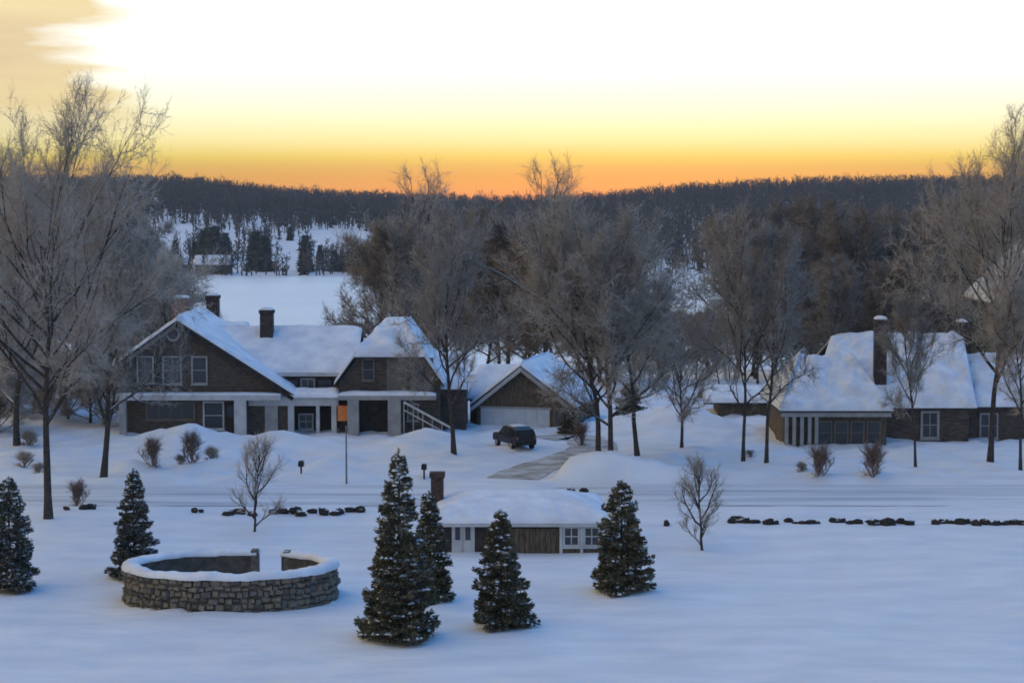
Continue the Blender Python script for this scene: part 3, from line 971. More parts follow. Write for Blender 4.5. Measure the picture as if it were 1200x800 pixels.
def shed():
    F = 157.0
    x0, _ = at(842, 480, F)
    x1, _ = at(905, 480, F)
    s = empty('shed', ((x0 + x1) / 2, F, 0))
    tag(s, 'low brown shed under a snow roof behind the bare trees left of the right house', 'shed')
    w = (x1 - x0) / 2
    ze = at(600, 473, F)[1]
    MB().box(-w, w, 0, 4, -.8, ze).build('wall', M['brown_wall'], s)
    n = 9
    for i in range(n):
        a = -w + 2 * w * i / n
        MB().box(a + .02, a + 2 * w / n - .02, -.05, -.004, -.8, ze - .1).build('board', M['brown_wall'], s)
    roof_plane(s, [(-w - 1.2, -.5, ze), (w + .4, -.5, ze), (w + .2, 2.2, ze + .8), (-w - 1, 2.2, ze + .8)], .35, (1, 1, 0, 1), seed=51)
    roof_plane(s, [(w + .4, 4.5, ze), (-w - 1.2, 4.5, ze), (-w - 1, 2.2, ze + .8), (w + .2, 2.2, ze + .8)], .35, (1, 1, 0, 1), seed=52)


shed()


def far_house(px0, px1, py0, py1, Y, label, hgt=3.4):
    x0, _ = at(px0, 300, Y)
    x1, _ = at(px1, 300, Y)
    z = hz((x0 + x1) / 2, Y)
    h = empty('lake_house', ((x0 + x1) / 2, Y, z))
    tag(h, label, 'house')
    w = (x1 - x0) / 2
    MB().prism_x([(0, -.6), (8, -.6), (8, hgt), (4, hgt + 2.4), (0, hgt)], -w, w).build('wall', M['shingle'], h)
    roof_plane(h, [(-w - .5, -.6, hgt - .3), (w + .5, -.6, hgt - .3), (w + .5, 4, hgt + 2.5), (-w - .5, 4, hgt + 2.5)], .4, (1, 1, 0, 1), nu=8, nv=6, seed=Y)
    roof_plane(h, [(w + .5, 8.6, hgt - .3), (-w - .5, 8.6, hgt - .3), (-w - .5, 4, hgt + 2.5), (w + .5, 4, hgt + 2.5)], .4, (1, 1, 0, 1), nu=8, nv=6, seed=Y)
    n = max(2, int(w))
    for i in range(n):
        a = -w + (2 * i + .6) * w / n
        MB().box(a, a + .9 * w / n, -.1, -.01, 1.0, hgt - .8).build('window', M['glass'], h)


far_house(228, 268, 312, 328, 690, 'long low lake house on the far shore, right of the other one')
far_house(192, 218, 316, 328, 692, 'small low lake house on the far shore, left of the other one')


# ------------------------------------------------------------------ round stone wall
def stone_ring():
    o = empty('round_stone_wall', (RING_C.x, RING_C.y, 0))
    tag(o, 'low round stone wall with a snow capped rim and a gap at the back', 'wall')
    H, T = RING_H, 0.5
    g0, g1 = R(62), R(79)                       # the gap, on the far side
    GX = lambda th, k: (k[0] * math.cos(th), k[1] * math.sin(th))
    outer, inner = (RING_RX, RING_RY), (RING_RX - T, RING_RY - T)
    n = 120
    ths = np.linspace(g1, g0 + 2 * math.pi, n)
    # core
    v, f = [], []
    for th in ths:
        for k, z in (((outer[0] - .07, outer[1] - .07), -.5), ((outer[0] - .07, outer[1] - .07), H - .02), (inner, H - .02), (inner, -.5)):
            v.append((*GX(th, k), z))
    for i in range(n - 1):
        b = 4 * i
        for k in range(4):
            f.append((b + k, b + (k + 1) % 4, b + 4 + (k + 1) % 4, b + 4 + k))
    f += [(0, 1, 2, 3), (4 * n - 1, 4 * n - 2, 4 * n - 3, 4 * n - 4)]
    MB().add(v, f).build('core', M['mortar'], o)
    # stones on the outside face, five courses
    rr = random.Random(11)
    meshes = []
    for k in range(8):
        sv = []
        for x, y, z in [(-1, 0, -1), (1, 0, -1), (1, 0, 1), (-1, 0, 1), (-.78, 1, -.72), (.78, 1, -.72), (.78, 1, .72), (-.78, 1, .72)]:
            sv.append((x * .5 + rr.uniform(-.1, .1), y * (1 + rr.uniform(-.4, .4)), z * .5 + rr.uniform(-.14, .14)))
        me = bpy.data.meshes.new('stone')
        me.from_pydata(sv, [], [(4, 5, 6, 7), (0, 1, 5, 4), (1, 2, 6, 5), (2, 3, 7, 6), (3, 0, 4, 7)])
        me.materials.append(M['stone%d' % (k % 4)])
        meshes.append(me)
    courses = 6
    far_side = MB()
    edges = [0.0]
    for c in range(courses):
        edges.append(edges[-1] + rr.uniform(.75, 1.3))
    edges = [-.1 + (H + .06) * e / edges[-1] for e in edges]
    for c in range(courses):
        z0, hh = edges[c], edges[c + 1] - edges[c]
        th = g1 + rr.uniform(0, .05)
        while th < g0 + 2 * math.pi - .05:
            w = rr.uniform(.2, .48)
            rad = math.hypot(RING_RX * math.sin(th), RING_RY * math.cos(th))
            dth = w / rad
            if th + dth > g0 + 2 * math.pi:
                break
            tm = th + dth / 2
            x, y = GX(tm, (outer[0] - .08, outer[1] - .08))
            tang = math.atan2(RING_RY * math.cos(tm), -RING_RX * math.sin(tm)) + math.pi
            me = meshes[rr.randrange(8)]
            loc = Vector((x, y, z0 + hh / 2 + rr.uniform(-.05, .05)))
            rot = (rr.uniform(-.1, .1), rr.uniform(-.16, .16), tang + rr.uniform(-.08, .08))
            scl = (w * rr.uniform(.88, 1.0), .13 * rr.uniform(.5, 1.5), hh * rr.uniform(.72, 1.12))
            if R(178) < tm < R(362):
                s = bpy.data.objects.new('stone', me)
                s.parent = o
                s.location, s.rotation_euler, s.scale = loc, rot, scl
                link(s)
            else:
                mt = Matrix.LocRotScale(loc, Euler(rot), Vector(scl))
                far_side.add([mt @ v_.co for v_ in me.vertices], [tuple(p_.vertices) for p_ in me.polygons])
            th += dth
    tag(far_side.build('stones', M['stone1'], o), kind='stuff')
    # snow on the rim
    v, f = [], []
    prof = [(-.10, -.06), (-.13, .03), (-.08, .13), (.05, .20), (.25, .22), (.45, .20), (.58, .12), (.62, .02), (.58, -.05)]
    m_ = len(prof)
    for i, th in enumerate(ths):
        e = 1.0 if 2 < i < n - 3 else .75
        for d_, z in prof:
            wob = .10 * fnoise(math.cos(th) * 3, math.sin(th) * 3, 1.0, d_) + .05 * fnoise(math.cos(th) * 9, math.sin(th) * 9, 1.0, d_)
            k = (outer[0] - d_ + wob, outer[1] - d_ + wob)
            x, y = GX(th, k)
            nzv = .10 * fnoise(x, y, .8) + .06 * fnoise(x, y, 2.2) + .03 * fnoise(x, y, 5.0)
            v.append((x, y, H + z * e + (nzv if z > 0 else .5 * nzv)))
    for i in range(n - 1):
        for k in range(m_ - 1):
            b = i * m_ + k
            f.append((b, b + m_, b + m_ + 1, b + 1))
    f += [tuple(range(m_)), tuple(range((n - 1) * m_ + m_ - 1, (n - 1) * m_ - 1, -1))]
    MB().add(v, f).build('snow', M['roof_snow'], o, smooth=True)
    # end posts of the gap
    for th in (g1 + .035, g0 - .035):
        x, y = GX(th, (RING_RX - .25, RING_RY - .25))
        MB().box(x - .16, x + .16, y - .3, y + .3, -.4, H + .18).build('end_post', M['stone3'], o, bevel=.03)


stone_ring()


# ------------------------------------------------------------------ field walls
def rock_mesh(rr):
    n1, n2 = 7, 4
    v, f = [(0, 0, -.5)], []
    for j in range(1, n2):
        ph = -math.pi / 2 + math.pi * j / n2
        for i in range(n1):
            th = 2 * math.pi * i / n1
            q = .5 * (1 + rr.uniform(-.38, .25))
            v.append((q * math.cos(ph) * math.cos(th) * 1.25, q * math.cos(ph) * math.sin(th), q * math.sin(ph)))
    v.append((0, 0, .48))
    for i in range(n1):
        f.append((0, 1 + (i + 1) % n1, 1 + i))
        f.append((len(v) - 1, 1 + (n2 - 2) * n1 + i, 1 + (n2 - 2) * n1 + (i + 1) % n1))
        for j in range(n2 - 2):
            a = 1 + j * n1
            f.append((a + i, a + (i + 1) % n1, a + n1 + (i + 1) % n1, a + n1 + i))
    me = bpy.data.meshes.new('stone')
    me.from_pydata(v, [], f)
    me.materials.append(M['rock'])
    return me


_rr = random.Random(5)
ROCKS = [rock_mesh(_rr) for _ in range(7)]


def field_wall(label, spots):
    a = on_ground(spots[0][0], spots[0][1])
    o = empty('field_wall', (a.x, a.y, hz(a.x, a.y)))
    tag(o, label, 'stone wall', 'half buried field walls along the road')
    for px, py, s in spots:
        p = on_ground(px, py, 0.1)
        w = s * p.y / FPX
        r = bpy.data.objects.new('stone', ROCKS[_rr.randrange(7)])
        r.parent = o
        z = hz(p.x, p.y)
        hgt = min(w * .95, .62) * _rr.uniform(.7, 1.2)
        r.location = (p.x - a.x, p.y - a.y, z + hgt * .22 - hz(a.x, a.y))
        r.scale = (w * 1.0, w * .8, hgt)
        r.rotation_euler = (_rr.uniform(-.2, .2), _rr.uniform(-.2, .2), _rr.uniform(-.4, .4))
        link(r)


def row(x0, x1, y, lo, hi, gap=0.15):
    out, x = [], x0
    while x < x1:
        s = _rr.uniform(lo, hi)
        if _rr.random() > gap:
            out.append((x + s / 2, y + _rr.uniform(-1.5, 1.5), s))
        x += s * _rr.uniform(.85, 1.05)
    return out


field_wall('row of dark field stones in the snow between the round wall and the cottage', row(262, 345, 603, 9, 16, 0.03) + row(347, 388, 603, 9, 14, 0.1) + row(392, 438, 602, 9, 15, .12))
field_wall('long row of dark field stones in the snow at the right', [(868, 610, 22), (884, 611, 12), (858, 611, 9)] + row(895, 1010, 611, 7, 13, .15) +
           row(1015, 1040, 613, 12, 18, 0) + row(1042, 1088, 613, 8, 13, .12) + row(1090, 1125, 613, 8, 12, .2) + row(1127, 1150, 613, 10, 16, 0) + row(1152, 1215, 613, 9, 15, .12))
field_wall('few small dark stones in the snow beside the tall trunk at the left', [(78, 600, 8), (98, 599, 9), (108, 598, 11), (228, 600, 8), (236, 600, 6)])
for px, py, s, lb in ((669, 566, 12, 'small dark stone in the snowbank by the driveway, left of two'), (684, 566, 9, 'small dark stone in the snowbank by the driveway, right of two'),
                      (781, 611, 8, 'single small dark stone in the snow right of the cottage')):
    p = on_ground(px, py, .3 if py < 600 else 0.1)
    o = mesh_obj('stone', ROCKS[int(px) % 7], None, None, (p.x, p.y, hz(p.x, p.y) + .12))
    o.scale = (s * p.y / FPX,) * 2 + (.45,)
    tag(o, lb, 'stone')


# ------------------------------------------------------------------ bare trees
def tube(path, radii, n):
    path = np.asarray(path, float)
    L = len(path)
    tn = np.gradient(path, axis=0)
    tn /= np.linalg.norm(tn, axis=1)[:, None] + 1e-9
    ref = np.array([0.31, 0.17, 0.93]) if abs(tn[0][2]) < .8 else np.array([1.0, .1, 0])
    u = np.cross(tn, ref)
    u /= np.linalg.norm(u, axis=1)[:, None] + 1e-9
    w = np.cross(tn, u)
    an = np.arange(n) * 2 * math.pi / n
    ring = path[:, None, :] + np.asarray(radii)[:, None, None] * (u[:, None, :] * np.cos(an)[None, :, None] + w[:, None, :] * np.sin(an)[None, :, None])
    v = ring.reshape(-1, 3)
    i = np.arange(L - 1)[:, None] * n
    k = np.arange(n)[None, :]
    a, b, c, d_ = i + k, i + (k + 1) % n, i + n + (k + 1) % n, i + n + k
    f = np.concatenate([np.stack([a, b, c], -1).reshape(-1, 3), np.stack([a, c, d_], -1).reshape(-1, 3)])
    return v, f


class Acc:
    def __init__(s):
        s.v, s.f, s.n = [], [], 0

    def add(s, v, f):
        s.v.append(v)
        s.f.append(f + s.n)
        s.n += len(v)

    def mesh(s, name, smooth=False):
        return fast_mesh(name, np.concatenate(s.v), np.concatenate(s.f), smooth)


def cones(base, dirn, length, rad, g):
    """three-sided needles: 4 vertices, 3 triangles each"""
    n = len(base)
    rv = g.normal(size=(n, 3))
    u = np.cross(dirn, rv)
    u /= np.linalg.norm(u, axis=1)[:, None] + 1e-9
    w = np.cross(dirn, u)
    v = np.empty((n, 4, 3))
    for k in range(3):
        a = k * 2 * math.pi / 3
        v[:, k] = base + (u * math.cos(a) + w * math.sin(a)) * rad[:, None]
    v[:, 3] = base + dirn * length[:, None]
    b = (np.arange(n) * 4)[:, None]
    f = np.concatenate([b + np.array([[0, 1, 3]]), b + np.array([[1, 2, 3]]), b + np.array([[2, 0, 3]])])
    return v.reshape(-1, 3), f


def unit(a):
    return a / (np.linalg.norm(a, axis=-1, keepdims=True) + 1e-9)


def bare_tree(seed, H=18.0, clear=0.22, spread=0.42, r0=0.30, limbs=15, b2=9, b3=7, twigs=10, lets=2, lean=(0, 0), up=0.16, tw_r=0.011, tw_l=0.8, fork=0.55, lead=.93, taper=.62):
    """returns (trunk mesh, crown mesh) of a leafless tree of height H standing at the origin"""
    g = np.random.default_rng(seed)
    wood, crown = Acc(), Acc()

    def path(start, dr, length, steps, wander, tropism):
        p, d0 = [np.array(start, float)], np.array(dr, float)
        for _ in range(steps):
            d0 = unit(d0 + g.normal(size=3) * wander + np.array([0, 0, tropism]))
            p.append(p[-1] + d0 * length / steps)
        return np.array(p)

    def along(p, t):
        q = t * (len(p) - 1)
        i = min(int(q), len(p) - 2)
        return p[i] + (p[i + 1] - p[i]) * (q - i), unit(p[i + 1] - p[i])

    trunk = path((0, 0, -.4), (lean[0], lean[1], 1), H * lead, 9, .07, .10)
    rad = r0 * (1 - np.linspace(0, 1, 10)) ** .9 + .02
    rad[0] *= 1.35
    wood.add(*tube(trunk, rad, 8))
    lev1, lev2, lev3 = [], [], []
    for k in range(limbs):
        t = clear + (0.92 - clear) * (k / (limbs - 1)) ** 0.9
        s, dt = along(trunk, t)
        az = k * 2.4 + g.uniform(-.5, .5)
        el = R(g.uniform(28, 50) + 22 * (t - clear))
        frac = (t - clear) / (1 - clear)
        L = H * spread * (1.02 - taper * frac ** 1.3) * g.uniform(.8, 1.15) * (0.75 + .5 * min(1, frac * 4))
        dr = np.array([math.cos(az) * math.cos(el), math.sin(az) * math.cos(el), math.sin(el)])
        p = path(s, dr, L, 6, .16, up * .7)
        r = r0 * (1 - t) ** .9 * fork * g.uniform(.8, 1.1) + .025
        wood.add(*tube(p, r * (1 - np.linspace(0, 1, 7)) ** .8 + .012, 5))
        lev1.append((p, L, r))
    for p, L, r in lev1:
        for k in range(b2):
            t = .22 + .76 * (k + g.uniform(0, .8)) / b2
            s, dt = along(p, min(t, .99))
            dr = unit(dt + g.normal(size=3) * .62 + np.array([0, 0, .18]))
            l2 = L * g.uniform(.30, .52) * (1.1 - .45 * t)
            q = path(s, dr, l2, 4, .2, up)
            r2 = max(r * (1 - t) * .6, .014)
            wood.add(*tube(q, r2 * (1 - np.linspace(0, 1, 5)) ** .8 + .007, 4))
            lev2.append((q, l2, r2))
    for p, L, r in lev2:
        for k in range(b3):
            t = .15 + .85 * (k + g.uniform(0, .9)) / b3
            s, dt = along(p, min(t, .99))
            dr = unit(dt + g.normal(size=3) * .6 + np.array([0, 0, .15]))
            l3 = max(L * g.uniform(.35, .6), .5)
            q = path(s, dr, l3, 3, .22, up)
            crown.add(*tube(q, max(r * .5, .012) * (1 - np.linspace(0, 1, 4)) + .004, 3))
            lev3.append(q)
    P3 = np.array(lev3)                                   # (n, 4, 3)
    n3 = len(P3)
    t = g.uniform(.1, 1.0, size=(n3, twigs)) * 3 * .999
    i = np.minimum(t.astype(int), 2)
    fr = (t - i)[..., None]
    ar = np.arange(n3)[:, None]
    A, B = P3[ar, i], P3[ar, i + 1]
    base = (A + (B - A) * fr).reshape(-1, 3)
    dirn = unit(unit(B - A).reshape(-1, 3) + g.normal(size=(n3 * twigs, 3)) * .55 + np.array([0, 0, .12]))
    ln = g.uniform(.5, 1.25, size=n3 * twigs) * tw_l
    crown.add(*cones(base, dirn, ln, np.full(len(base), tw_r), g))
    if lets:
        rep = np.repeat(np.arange(len(base)), lets)
        tt = g.uniform(.25, .9, size=len(rep))
        b2_ = base[rep] + dirn[rep] * (ln[rep] * tt)[:, None]
        d2 = unit(dirn[rep] + g.normal(size=(len(rep), 3)) * .6 + np.array([0, 0, .1]))
        crown.add(*cones(b2_, d2, ln[rep] * g.uniform(.35, .75, size=len(rep)), np.full(len(rep), tw_r * .8), g))
    return wood.mesh('trunk', True), crown.mesh('crown')


def tree_from(kit, loc, H, H0, rz, label, group, mats=('bark', 'twig'), name='bare_tree', sxy=1.0, tilt=(0, 0)):
    o = empty(name, loc, rz)
    s = H / H0
    o.scale = (s * sxy, s * sxy, s)
    o.rotation_euler = (tilt[0], tilt[1], rz)
    tag(o, label, 'tree', group)
    for nm, me, mt in zip(('trunk', 'crown', 'snow'), kit, mats + ('roof_snow',)):
        c = bpy.data.objects.new(nm, me)
        if not me.materials:
            me.materials.append(M[mt])
        c.parent = o
        link(c)
        if me.materials[0] != M[mt]:
            c.material_slots[0].link = 'OBJECT'
            c.material_slots[0].material = M[mt]
    return o


KIT = {}
KIT['oak'] = bare_tree(101, 20, .20, .46, .34, 20, 9, 8, 11, 2, up=.08, tw_r=.015)
KIT['elm'] = bare_tree(102, 20, .28, .42, .27, 18, 9, 8, 11, 2, up=.10, tw_r=.014, lead=.82, taper=.5)
KIT['maple'] = bare_tree(103, 18, .24, .44, .24, 20, 9, 8, 10, 2, up=.07, tw_r=.015, lead=.75, taper=.45)
KIT['slim'] = bare_tree(104, 16, .30, .33, .17, 15, 8, 7, 10, 2, up=.10, tw_r=.013)
KIT['ash'] = bare_tree(105, 20, .36, .46, .26, 24, 9, 8, 11, 2, up=.05, tw_r=.010, lead=.68, taper=.4)
KIT['wood'] = bare_tree(106, 19, .18, .42, .24, 17, 8, 7, 10, 1, tw_r=.026, tw_l=1.1, up=.06)
KIT['wood2'] = bare_tree(107, 19, .15, .44, .24, 18, 8, 7, 10, 1, tw_r=.026, tw_l=1.1, up=.07)
KIT['wispy'] = bare_tree(110, 18, .3, .36, .2, 14, 7, 6, 5, 1, up=.10, tw_r=.009, lead=.8, taper=.45)
KIT['young'] = bare_tree(108, 5, .14, .42, .055, 12, 6, 5, 6, 1, up=.22, tw_r=.006, tw_l=.35)
KIT['shrub'] = bare_tree(109, 2.0, .04, .62, .03, 14, 6, 5, 6, 1, up=.2, tw_r=.006, tw_l=.25)
def top_of(me):
    co = np.empty(len(me.vertices) * 3, dtype=np.float32)
    me.vertices.foreach_get('co', co)
    return float(np.percentile(co.reshape(-1, 3)[:, 2], 99.6))


H0 = {'wispy': 18, 'oak': 20, 'elm': 20, 'maple': 18, 'slim': 16, 'ash': 20, 'wood': 19, 'wood2': 19, 'young': 5, 'shrub': 2.0}
H0 = {k_: top_of(KIT[k_][1]) for k_ in H0}


def plant_px(kind, px, py, top, label, group, rz=0.0, mats=('bark', 'twig'), name='bare_tree', sxy=1.0, tilt=(0, 0), zg=0.0):
    p = on_ground(px, py, zg)
    z = hz(p.x, p.y)
    H = at(px, top, p.y)[1] - z
    return tree_from(KIT[kind], (p.x, p.y, z), H, H0[kind], rz, label, group, mats, name, sxy, tilt)


GN = 'bare frosted trees around the houses'
plant_px('ash', 57, 612, 102, 'tall bare frosted tree with a straight trunk before the road at the left', GN, 0.4, sxy=.74)
plant_px('oak', 121, 556, 215, 'bare tree with a short dark trunk beyond the road, left of the left house', GN, 1.9, sxy=.72)
plant_px('maple', 20, 522, 205, 'bare tree at the left edge behind the tall straight trunk', GN, 2.9, sxy=.95)
plant_px('elm', 532, 535, 238, 'bare tree with a single dark trunk in front of the garage wing', GN, 0.7, sxy=.78)
plant_px('elm', 703, 547, 228, 'bare tree with slanting trunk in the clump right of the garage, leftmost', GN, 2.1, sxy=.85, tilt=(0, -.07))
plant_px('maple', 718, 549, 240, 'bare tree in the middle of the clump right of the garage', GN, 4.0, sxy=.85, tilt=(0, .03))
plant_px('slim', 747, 536, 285, 'bare tree leaning left in the clump right of the garage', GN, 1.1, sxy=1.1, tilt=(0, -.2))
plant_px('maple', 799, 526, 352, 'bare tree with a crooked thin trunk between the clump and the shed', GN, 5.1, sxy=.85, tilt=(0, .08))
plant_px('elm', 871, 541, 246, 'bare tree before the shed, left of the close pair', GN, 3.3, sxy=.62)
plant_px('slim', 898, 545, 260, 'bare tree before the shed, right of the close pair', GN, 0.2, sxy=.75)
plant_px('slim', 1073, 545, 345, 'thin dark bare tree in front of the right house', GN, 2.2, sxy=.72, mats=('bark', 'twig'))
plant_px('ash', 1160, 541, 134, 'tall bare tree with a forking trunk before the right end of the right house', GN, 5.0, sxy=.68)

plant_px('slim', 1196, 547, 330, 'thin bare tree at the right edge before the right house', GN, 1.0, sxy=.8)
plant_px('young', 297, 622, 508, 'thin young bare tree between the round stone wall and the road', 'young bare trees on the lawn', 0.5, sxy=1.0)
plant_px('young', 824, 641, 532, 'thin young bare tree on the lawn right of the cottage', 'young bare trees on the lawn', 2.4, sxy=1.15)
for px, py, top, lb in ((962, 560, 518, 'reddish bare shrub before the right house, left of two'), (1024, 560, 515, 'reddish bare shrub before the right house, right of two'),
                        (225, 545, 503, 'bare shrub in the snow before the left house, under its right upper window'), (92, 590, 560, 'low bare shrub beside the tall straight trunk'),
                        (680, 520, 492, 'low bare shrub at the bend of the driveway'), (178, 548, 510, 'bare shrub in the snow before the left end of the left house')):
    o = plant_px('shrub', px, py, top, lb, 'bare shrubs', px * .7, ('twig_red', 'twig_red'), 'bare_shrub', 1.1)
    o['category'] = 'shrub'

rb = random.Random(31)
for k in range(7):
    px, py = rb.choice([(rb.uniform(5, 140), rb.uniform(520, 560)), (rb.uniform(150, 400), rb.uniform(516, 556)), (rb.uniform(700, 905), rb.uniform(500, 558)), (rb.uniform(905, 1195), rb.uniform(532, 560))])
    o = plant_px('shrub', px, py, py - rb.uniform(9, 22), 'low sprig of bare brush poking out of the snow beyond the road', 'low brush beyond the road', px, ('twig_red', 'twig'), 'brush', rb.uniform(1.8, 2.8))
    o['category'] = 'brush'

# trees behind the houses, on the slope to the lake
rw = random.Random(21)
BEHIND = [  # px, top row, distance, kind, material
    (490, 190, 190, 'wispy', 'twig'), (640, 182, 186, 'wispy', 'twig')]
for k_ in range(19):
    px_ = 452 + (735 - 452) * ((k_ * 0.618034) % 1.0)
    Y_ = 180 + 70 * ((k_ * 0.377 + .1) % 1.0)
    BEHIND.append((px_, 252 + rw.uniform(-4, 44) + (210 - Y_) * .4, Y_, rw.choice(['wood', 'wood2']), 'twig_brown' if Y_ < 225 else 'twig_dark'))
for k_ in range(7):
    px_ = 745 + 115 * ((k_ * 0.618034) % 1.0)
    Y_ = 172 + 60 * ((k_ * 0.377 + .1) % 1.0)
    BEHIND.append((px_, rw.uniform(356, 395), Y_, rw.choice(['wood', 'wood2']), 'twig_brown'))
for k, (px, top, Y, kd, mt) in enumerate(BEHIND):
    x = at(px, 400, Y)[0]
    z = hz(x, Y)
    tree_from(KIT[kd], (x, Y, z), at(px, top, Y)[1] - z, H0[kd], rw.uniform(0, 6.28), 'bare tree in the wood behind the garage and the shed', 'bare wood behind the garage and the shed', ('bark', mt), sxy=rw.uniform(.95, 1.25))
k = 0
for row_, (Y0, n_, t0, t1) in enumerate([(188, 9, 285, 340), (210, 10, 245, 290), (238, 10, 232, 262), (275, 10, 228, 250)]):
    for i in range(n_):
        px = 862 + (1215 - 862) * (i + rw.uniform(.1, .9)) / n_
        Y = Y0 + rw.uniform(-8, 8)
        x = at(px, 400, Y)[0]
        z = hz(x, Y)
        top = rw.uniform(t0, t1) + (25 if px < 900 else 0) + (70 if 1085 < px < 1140 and row_ < 2 else 0)
        kd = rw.choice(['wood', 'wood2', 'wood'])
        tree_from(KIT[kd], (x, Y, z), at(px, top, Y)[1] - z, H0[kd], rw.uniform(0, 6.28), 'bare tree in the dark wood behind the right house', 'bare wood behind the right house',
                  ('bark', 'twig_dark' if row_ or rw.random() < .6 else 'twig_brown'), sxy=rw.uniform(.95, 1.25))
for i in range(22):
    px = -60 + 262 * ((i * 0.618034) % 1.0)
    Y = 160 + 62 * ((i * 0.377 + .3) % 1.0)
    top = rw.uniform(225, 275) + max(0, px - 120) * .5 + max(0, 185 - Y) * 1.2
    x = at(px, 400, Y)[0]
    z = hz(x, Y)
    kd = ('wood', 'wood2')[i % 2]
    tree_from(KIT[kd], (x, Y, z), at(px, top, Y)[1] - z, H0[kd], rw.uniform(0, 6.28), 'bare tree in the wood left of the left house', 'bare wood left of the left house', ('bark', 'twig'), sxy=rw.uniform(1.0, 1.25))


for i in range(9):                            # low bushy growth under the left wood
    px = -40 + 178 * ((i * 0.618034 + .2) % 1.0)
    Y = 146 + 16 * ((i * 0.377) % 1.0)
    x = at(px, 400, Y)[0]
    z = hz(x, Y)
    tree_from(KIT['maple'], (x, Y, z - .9), rw.uniform(5.5, 8.5), H0['maple'], rw.uniform(0, 6.28), 'low bushy bare tree at the foot of the wood left of the left house', 'low growth left of the left house', ('bark', 'twig'), sxy=1.35)


# ------------------------------------------------------------------ evergreens
def fir(seed, H, Rb, power=.85, needles=46000, droop=.25, notch=.12):
    """returns (trunk mesh, crown mesh): dense cone of overlapping sprays"""
    g = np.random.default_rng(seed)
    tr = Acc()
    tr.add(*tube([(0, 0, -.3), (0, 0, H * .4), (.02, 0, H * .9)], [.10, .07, .02], 7))
    br = Acc()
    nb = int(H * 62)
    h = (g.uniform(0, 1, nb) ** 1.25)
    az = g.uniform(0, 2 * math.pi, nb)
    lobe = 1 + .16 * np.sin(az * 3 + seed + h * 7) + notch * np.sin(h * 38 + seed)
    L = Rb * ((1 - h) ** power) * g.uniform(.72, 1.1, nb) * lobe + .12
    z0 = H * (.02 + .95 * h) + .12
    out = np.stack([np.cos(az), np.sin(az), np.zeros(nb)], -1)
    per = np.maximum(8, (needles * (L + .2) / (L + .2).sum())).astype(int)
    rep = np.repeat(np.arange(nb), per)
    n = len(rep)
    t = g.uniform(.12, 1, n) ** .65
    side = g.normal(size=n) * .17 * (L[rep] * (1.15 - t)) + g.normal(size=n) * .03
    tang = np.stack([-np.sin(az[rep]), np.cos(az[rep]), np.zeros(n)], -1)
    rise = -droop * t * L[rep] + .22 * t ** 2.5 * L[rep]
    base = out[rep] * (L[rep] * t)[:, None] + tang * side[:, None]
    base[:, 2] = z0[rep] + rise + g.normal(size=n) * .035
    base[:, 2] = np.maximum(base[:, 2], .05)
    dr = unit(out[rep] * .8 + tang * (np.sign(side) * g.uniform(.2, .9, n))[:, None] + np.array([0, 0, .25]) + g.normal(size=(n, 3)) * .38)
    ln = g.uniform(.09, .22, n) * (.7 + .3 * (1 - h[rep]))
    wd = unit(np.cross(dr, g.normal(size=(n, 3)))) * (ln * .17)[:, None]
    tip = base + dr * ln[:, None]
    mid = base + dr * (ln * .45)[:, None]
    v = np.stack([base, mid + wd, tip, mid - wd], 1).reshape(-1, 3)
    b = (np.arange(n) * 4)[:, None]
    f = np.concatenate([b + np.array([[0, 1, 2]]), b + np.array([[0, 2, 3]])])
    br.add(v, f)
    # leader
    nl = 120
    bl = np.zeros((nl, 3))
    bl[:, 2] = H * g.uniform(.9, 1.02, nl)
    dl = unit(g.normal(size=(nl, 3)) * .5 + np.array([0, 0, .7]))
    br.add(*cones(bl, dl, g.uniform(.08, .2, nl), np.full(nl, .012), g))
    # bare inner branches so that gaps show wood, not air
    ib = np.arange(0, nb, 2)
    bb = np.stack([np.zeros(len(ib)), np.zeros(len(ib)), z0[ib]], -1)
    br.add(*cones(bb, unit(out[ib] + np.array([0, 0, -droop])), L[ib] * .9, np.full(len(ib), .016), g))
    # snow caught on some of the boughs
    sn = Acc()
    laden = g.choice(nb, int(nb * .34), replace=False)
    rp_ = np.repeat(laden, 9)
    q = len(rp_)
    t2 = g.uniform(.45, 1.02, q)
    sd2 = g.normal(size=q) * .09 * L[rp_]
    tg = np.stack([-np.sin(az[rp_]), np.cos(az[rp_]), np.zeros(q)], -1)
    c0 = out[rp_] * (L[rp_] * t2)[:, None] + tg * sd2[:, None]
    c0[:, 2] = np.maximum(z0[rp_] - droop * t2 * L[rp_] + .22 * t2 ** 2.5 * L[rp_] + .035, .06)
    sz = g.uniform(.03, .115, q)
    ring = [(1, 0, 0), (.3, .9, .0), (-.8, .6, 0), (-.8, -.6, 0), (.3, -.9, 0), (0, 0, .55)]
    vv = np.stack([c0 + np.stack([sz * (a_ + g.normal(size=q) * .2), sz * (b_ + g.normal(size=q) * .2), sz * c_ - sz * .3 * (c_ == 0)], -1) for a_, b_, c_ in ring], 1).reshape(-1, 3)
    b0 = (np.arange(q) * 6)[:, None]
    sn.add(vv, np.concatenate([b0 + np.array([[k_, (k_ + 1) % 5, 5]]) for k_ in range(5)]))
    return tr.mesh('trunk', True), br.mesh('crown'), sn.mesh('snow', True)


